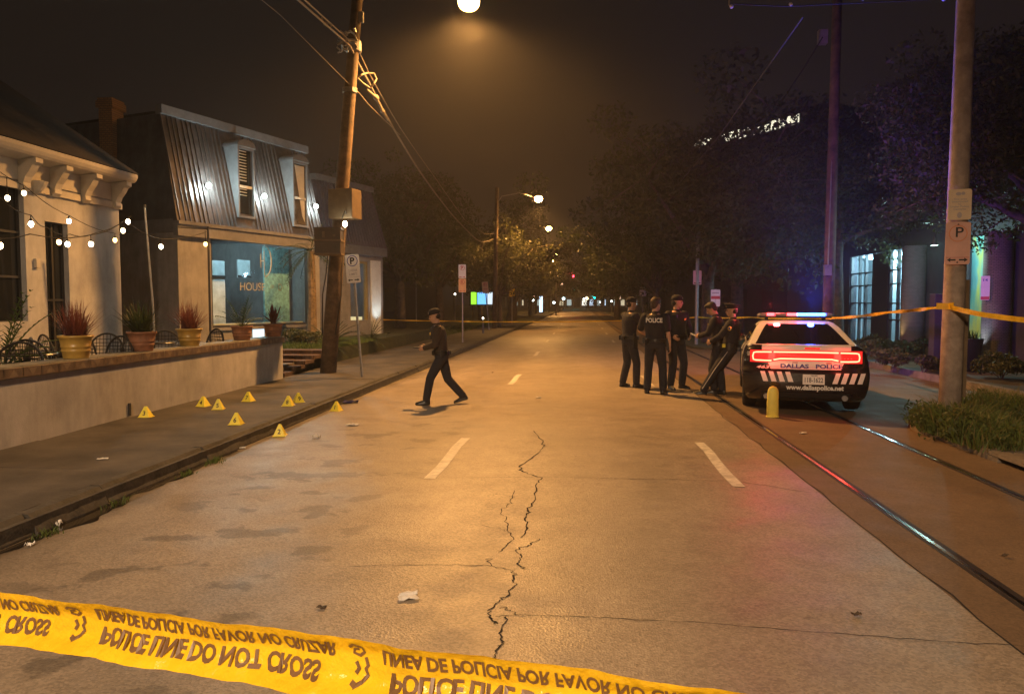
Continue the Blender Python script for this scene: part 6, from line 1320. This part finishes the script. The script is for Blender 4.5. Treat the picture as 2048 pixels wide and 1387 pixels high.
r4, tz, hd, sv, ank = person('tall officer in cap listening with hands at belt, behind the others', at_px(1351, 777), R(-150), 1.90, lean=(0, -.01), feet=((-.15, 0), (.15, .04)), wrists=((-.20, .16, 1.02), (.20, .16, 1.02)), apole=((-1, -1, 0), (1, -1, 0)), head=(52, 0), cap='ball', bulk=.035, sleeve='long')
# 5 officer reading his hands, 6 officer leaning on the car
r5, tz, hd, sv, ank = person('bareheaded officer looking down at papers in both hands', at_px(1436, 786), R(72), 1.80, lean=(0, .06), feet=((-.12, .06), (.12, -.05)), wrists=((-.07, .36, 1.10), (.09, .35, 1.12)), apole=((-1, -.6, -.6), (1, -.6, -.6)), head=(6, -34), cap='none', hair=m_hair, sleeve='long')
MB().box(hd[0][0] + Vector((.08, .06, .03)), (.13, .17, .012), mat=Matrix.Rotation(R(25), 3, 'X')).build('notepad', m_paper, r5)
r6, tz, hd, sv, ank = person('officer in peaked cap leaning back against the side of the patrol car', at_px(1452, 790), R(66), 1.80, lean=(0, -.05), pel=(0, -.06, -.05), feet=((-.13, .40), (.12, .10)), wrists=((-.14, .26, 1.02), (.10, .28, 1.04)), apole=((-1, -.8, -.3), (1, -.8, -.3)), head=(4, -2), cap='peaked', sleeve='long', bulk=.03)
for i, s in ((0, -1),):
    a, k = ank[i]; hv = Vector((s * .19, -.06, .84)); MB().tube([hv, k + Vector((s * .079, .0, 0)), a + Vector((s * .073, 0, .03))], .007, 5).build('trouser_stripe', M('stripe_grey', (.45, .42, .4), .7), r6)
pc_ = sv[0] + Vector((-.083, .0, -.10)); MB().ell(pc_, (.006, .036, .045), 12, 8).build('shoulder_patch', m_brass, r6, smooth=True); MB().ell(pc_ + Vector((-.004, 0, 0)), (.006, .018, .025), 10, 6).build('patch_centre', m_blue, r6, smooth=True)
MB().box(tz(1.0) + Vector((-.215, .07, .0)), (.04, .06, .07)).build('yellow_taser', M('taser_yellow', (.8, .7, .08), .5), r6, bevel=.008)
# ================================================================== HAZE ADDED TO PUT A GLOW ROUND THE LAMPS
hz = MB().bb((-120, -40, -2.3), (120, 330, 24)).build('glow_haze', m_rwall)
hm_ = bpy.data.materials.new('glow_haze'); hm_.use_nodes = True; n = hm_.node_tree.nodes; n.remove(n['Principled BSDF']); v = n.new('ShaderNodeVolumePrincipled'); v.inputs['Color'].default_value = (.9, .88, .86, 1); v.inputs['Density'].default_value = HAZE_DENSITY; v.inputs['Anisotropy'].default_value = .45
hm_.node_tree.links.new(v.outputs[0], n['Material Output'].inputs['Volume']); hz.data.materials.clear(); hz.data.materials.append(hm_); tag(hz, kind='stuff'); hz.hide_select = True
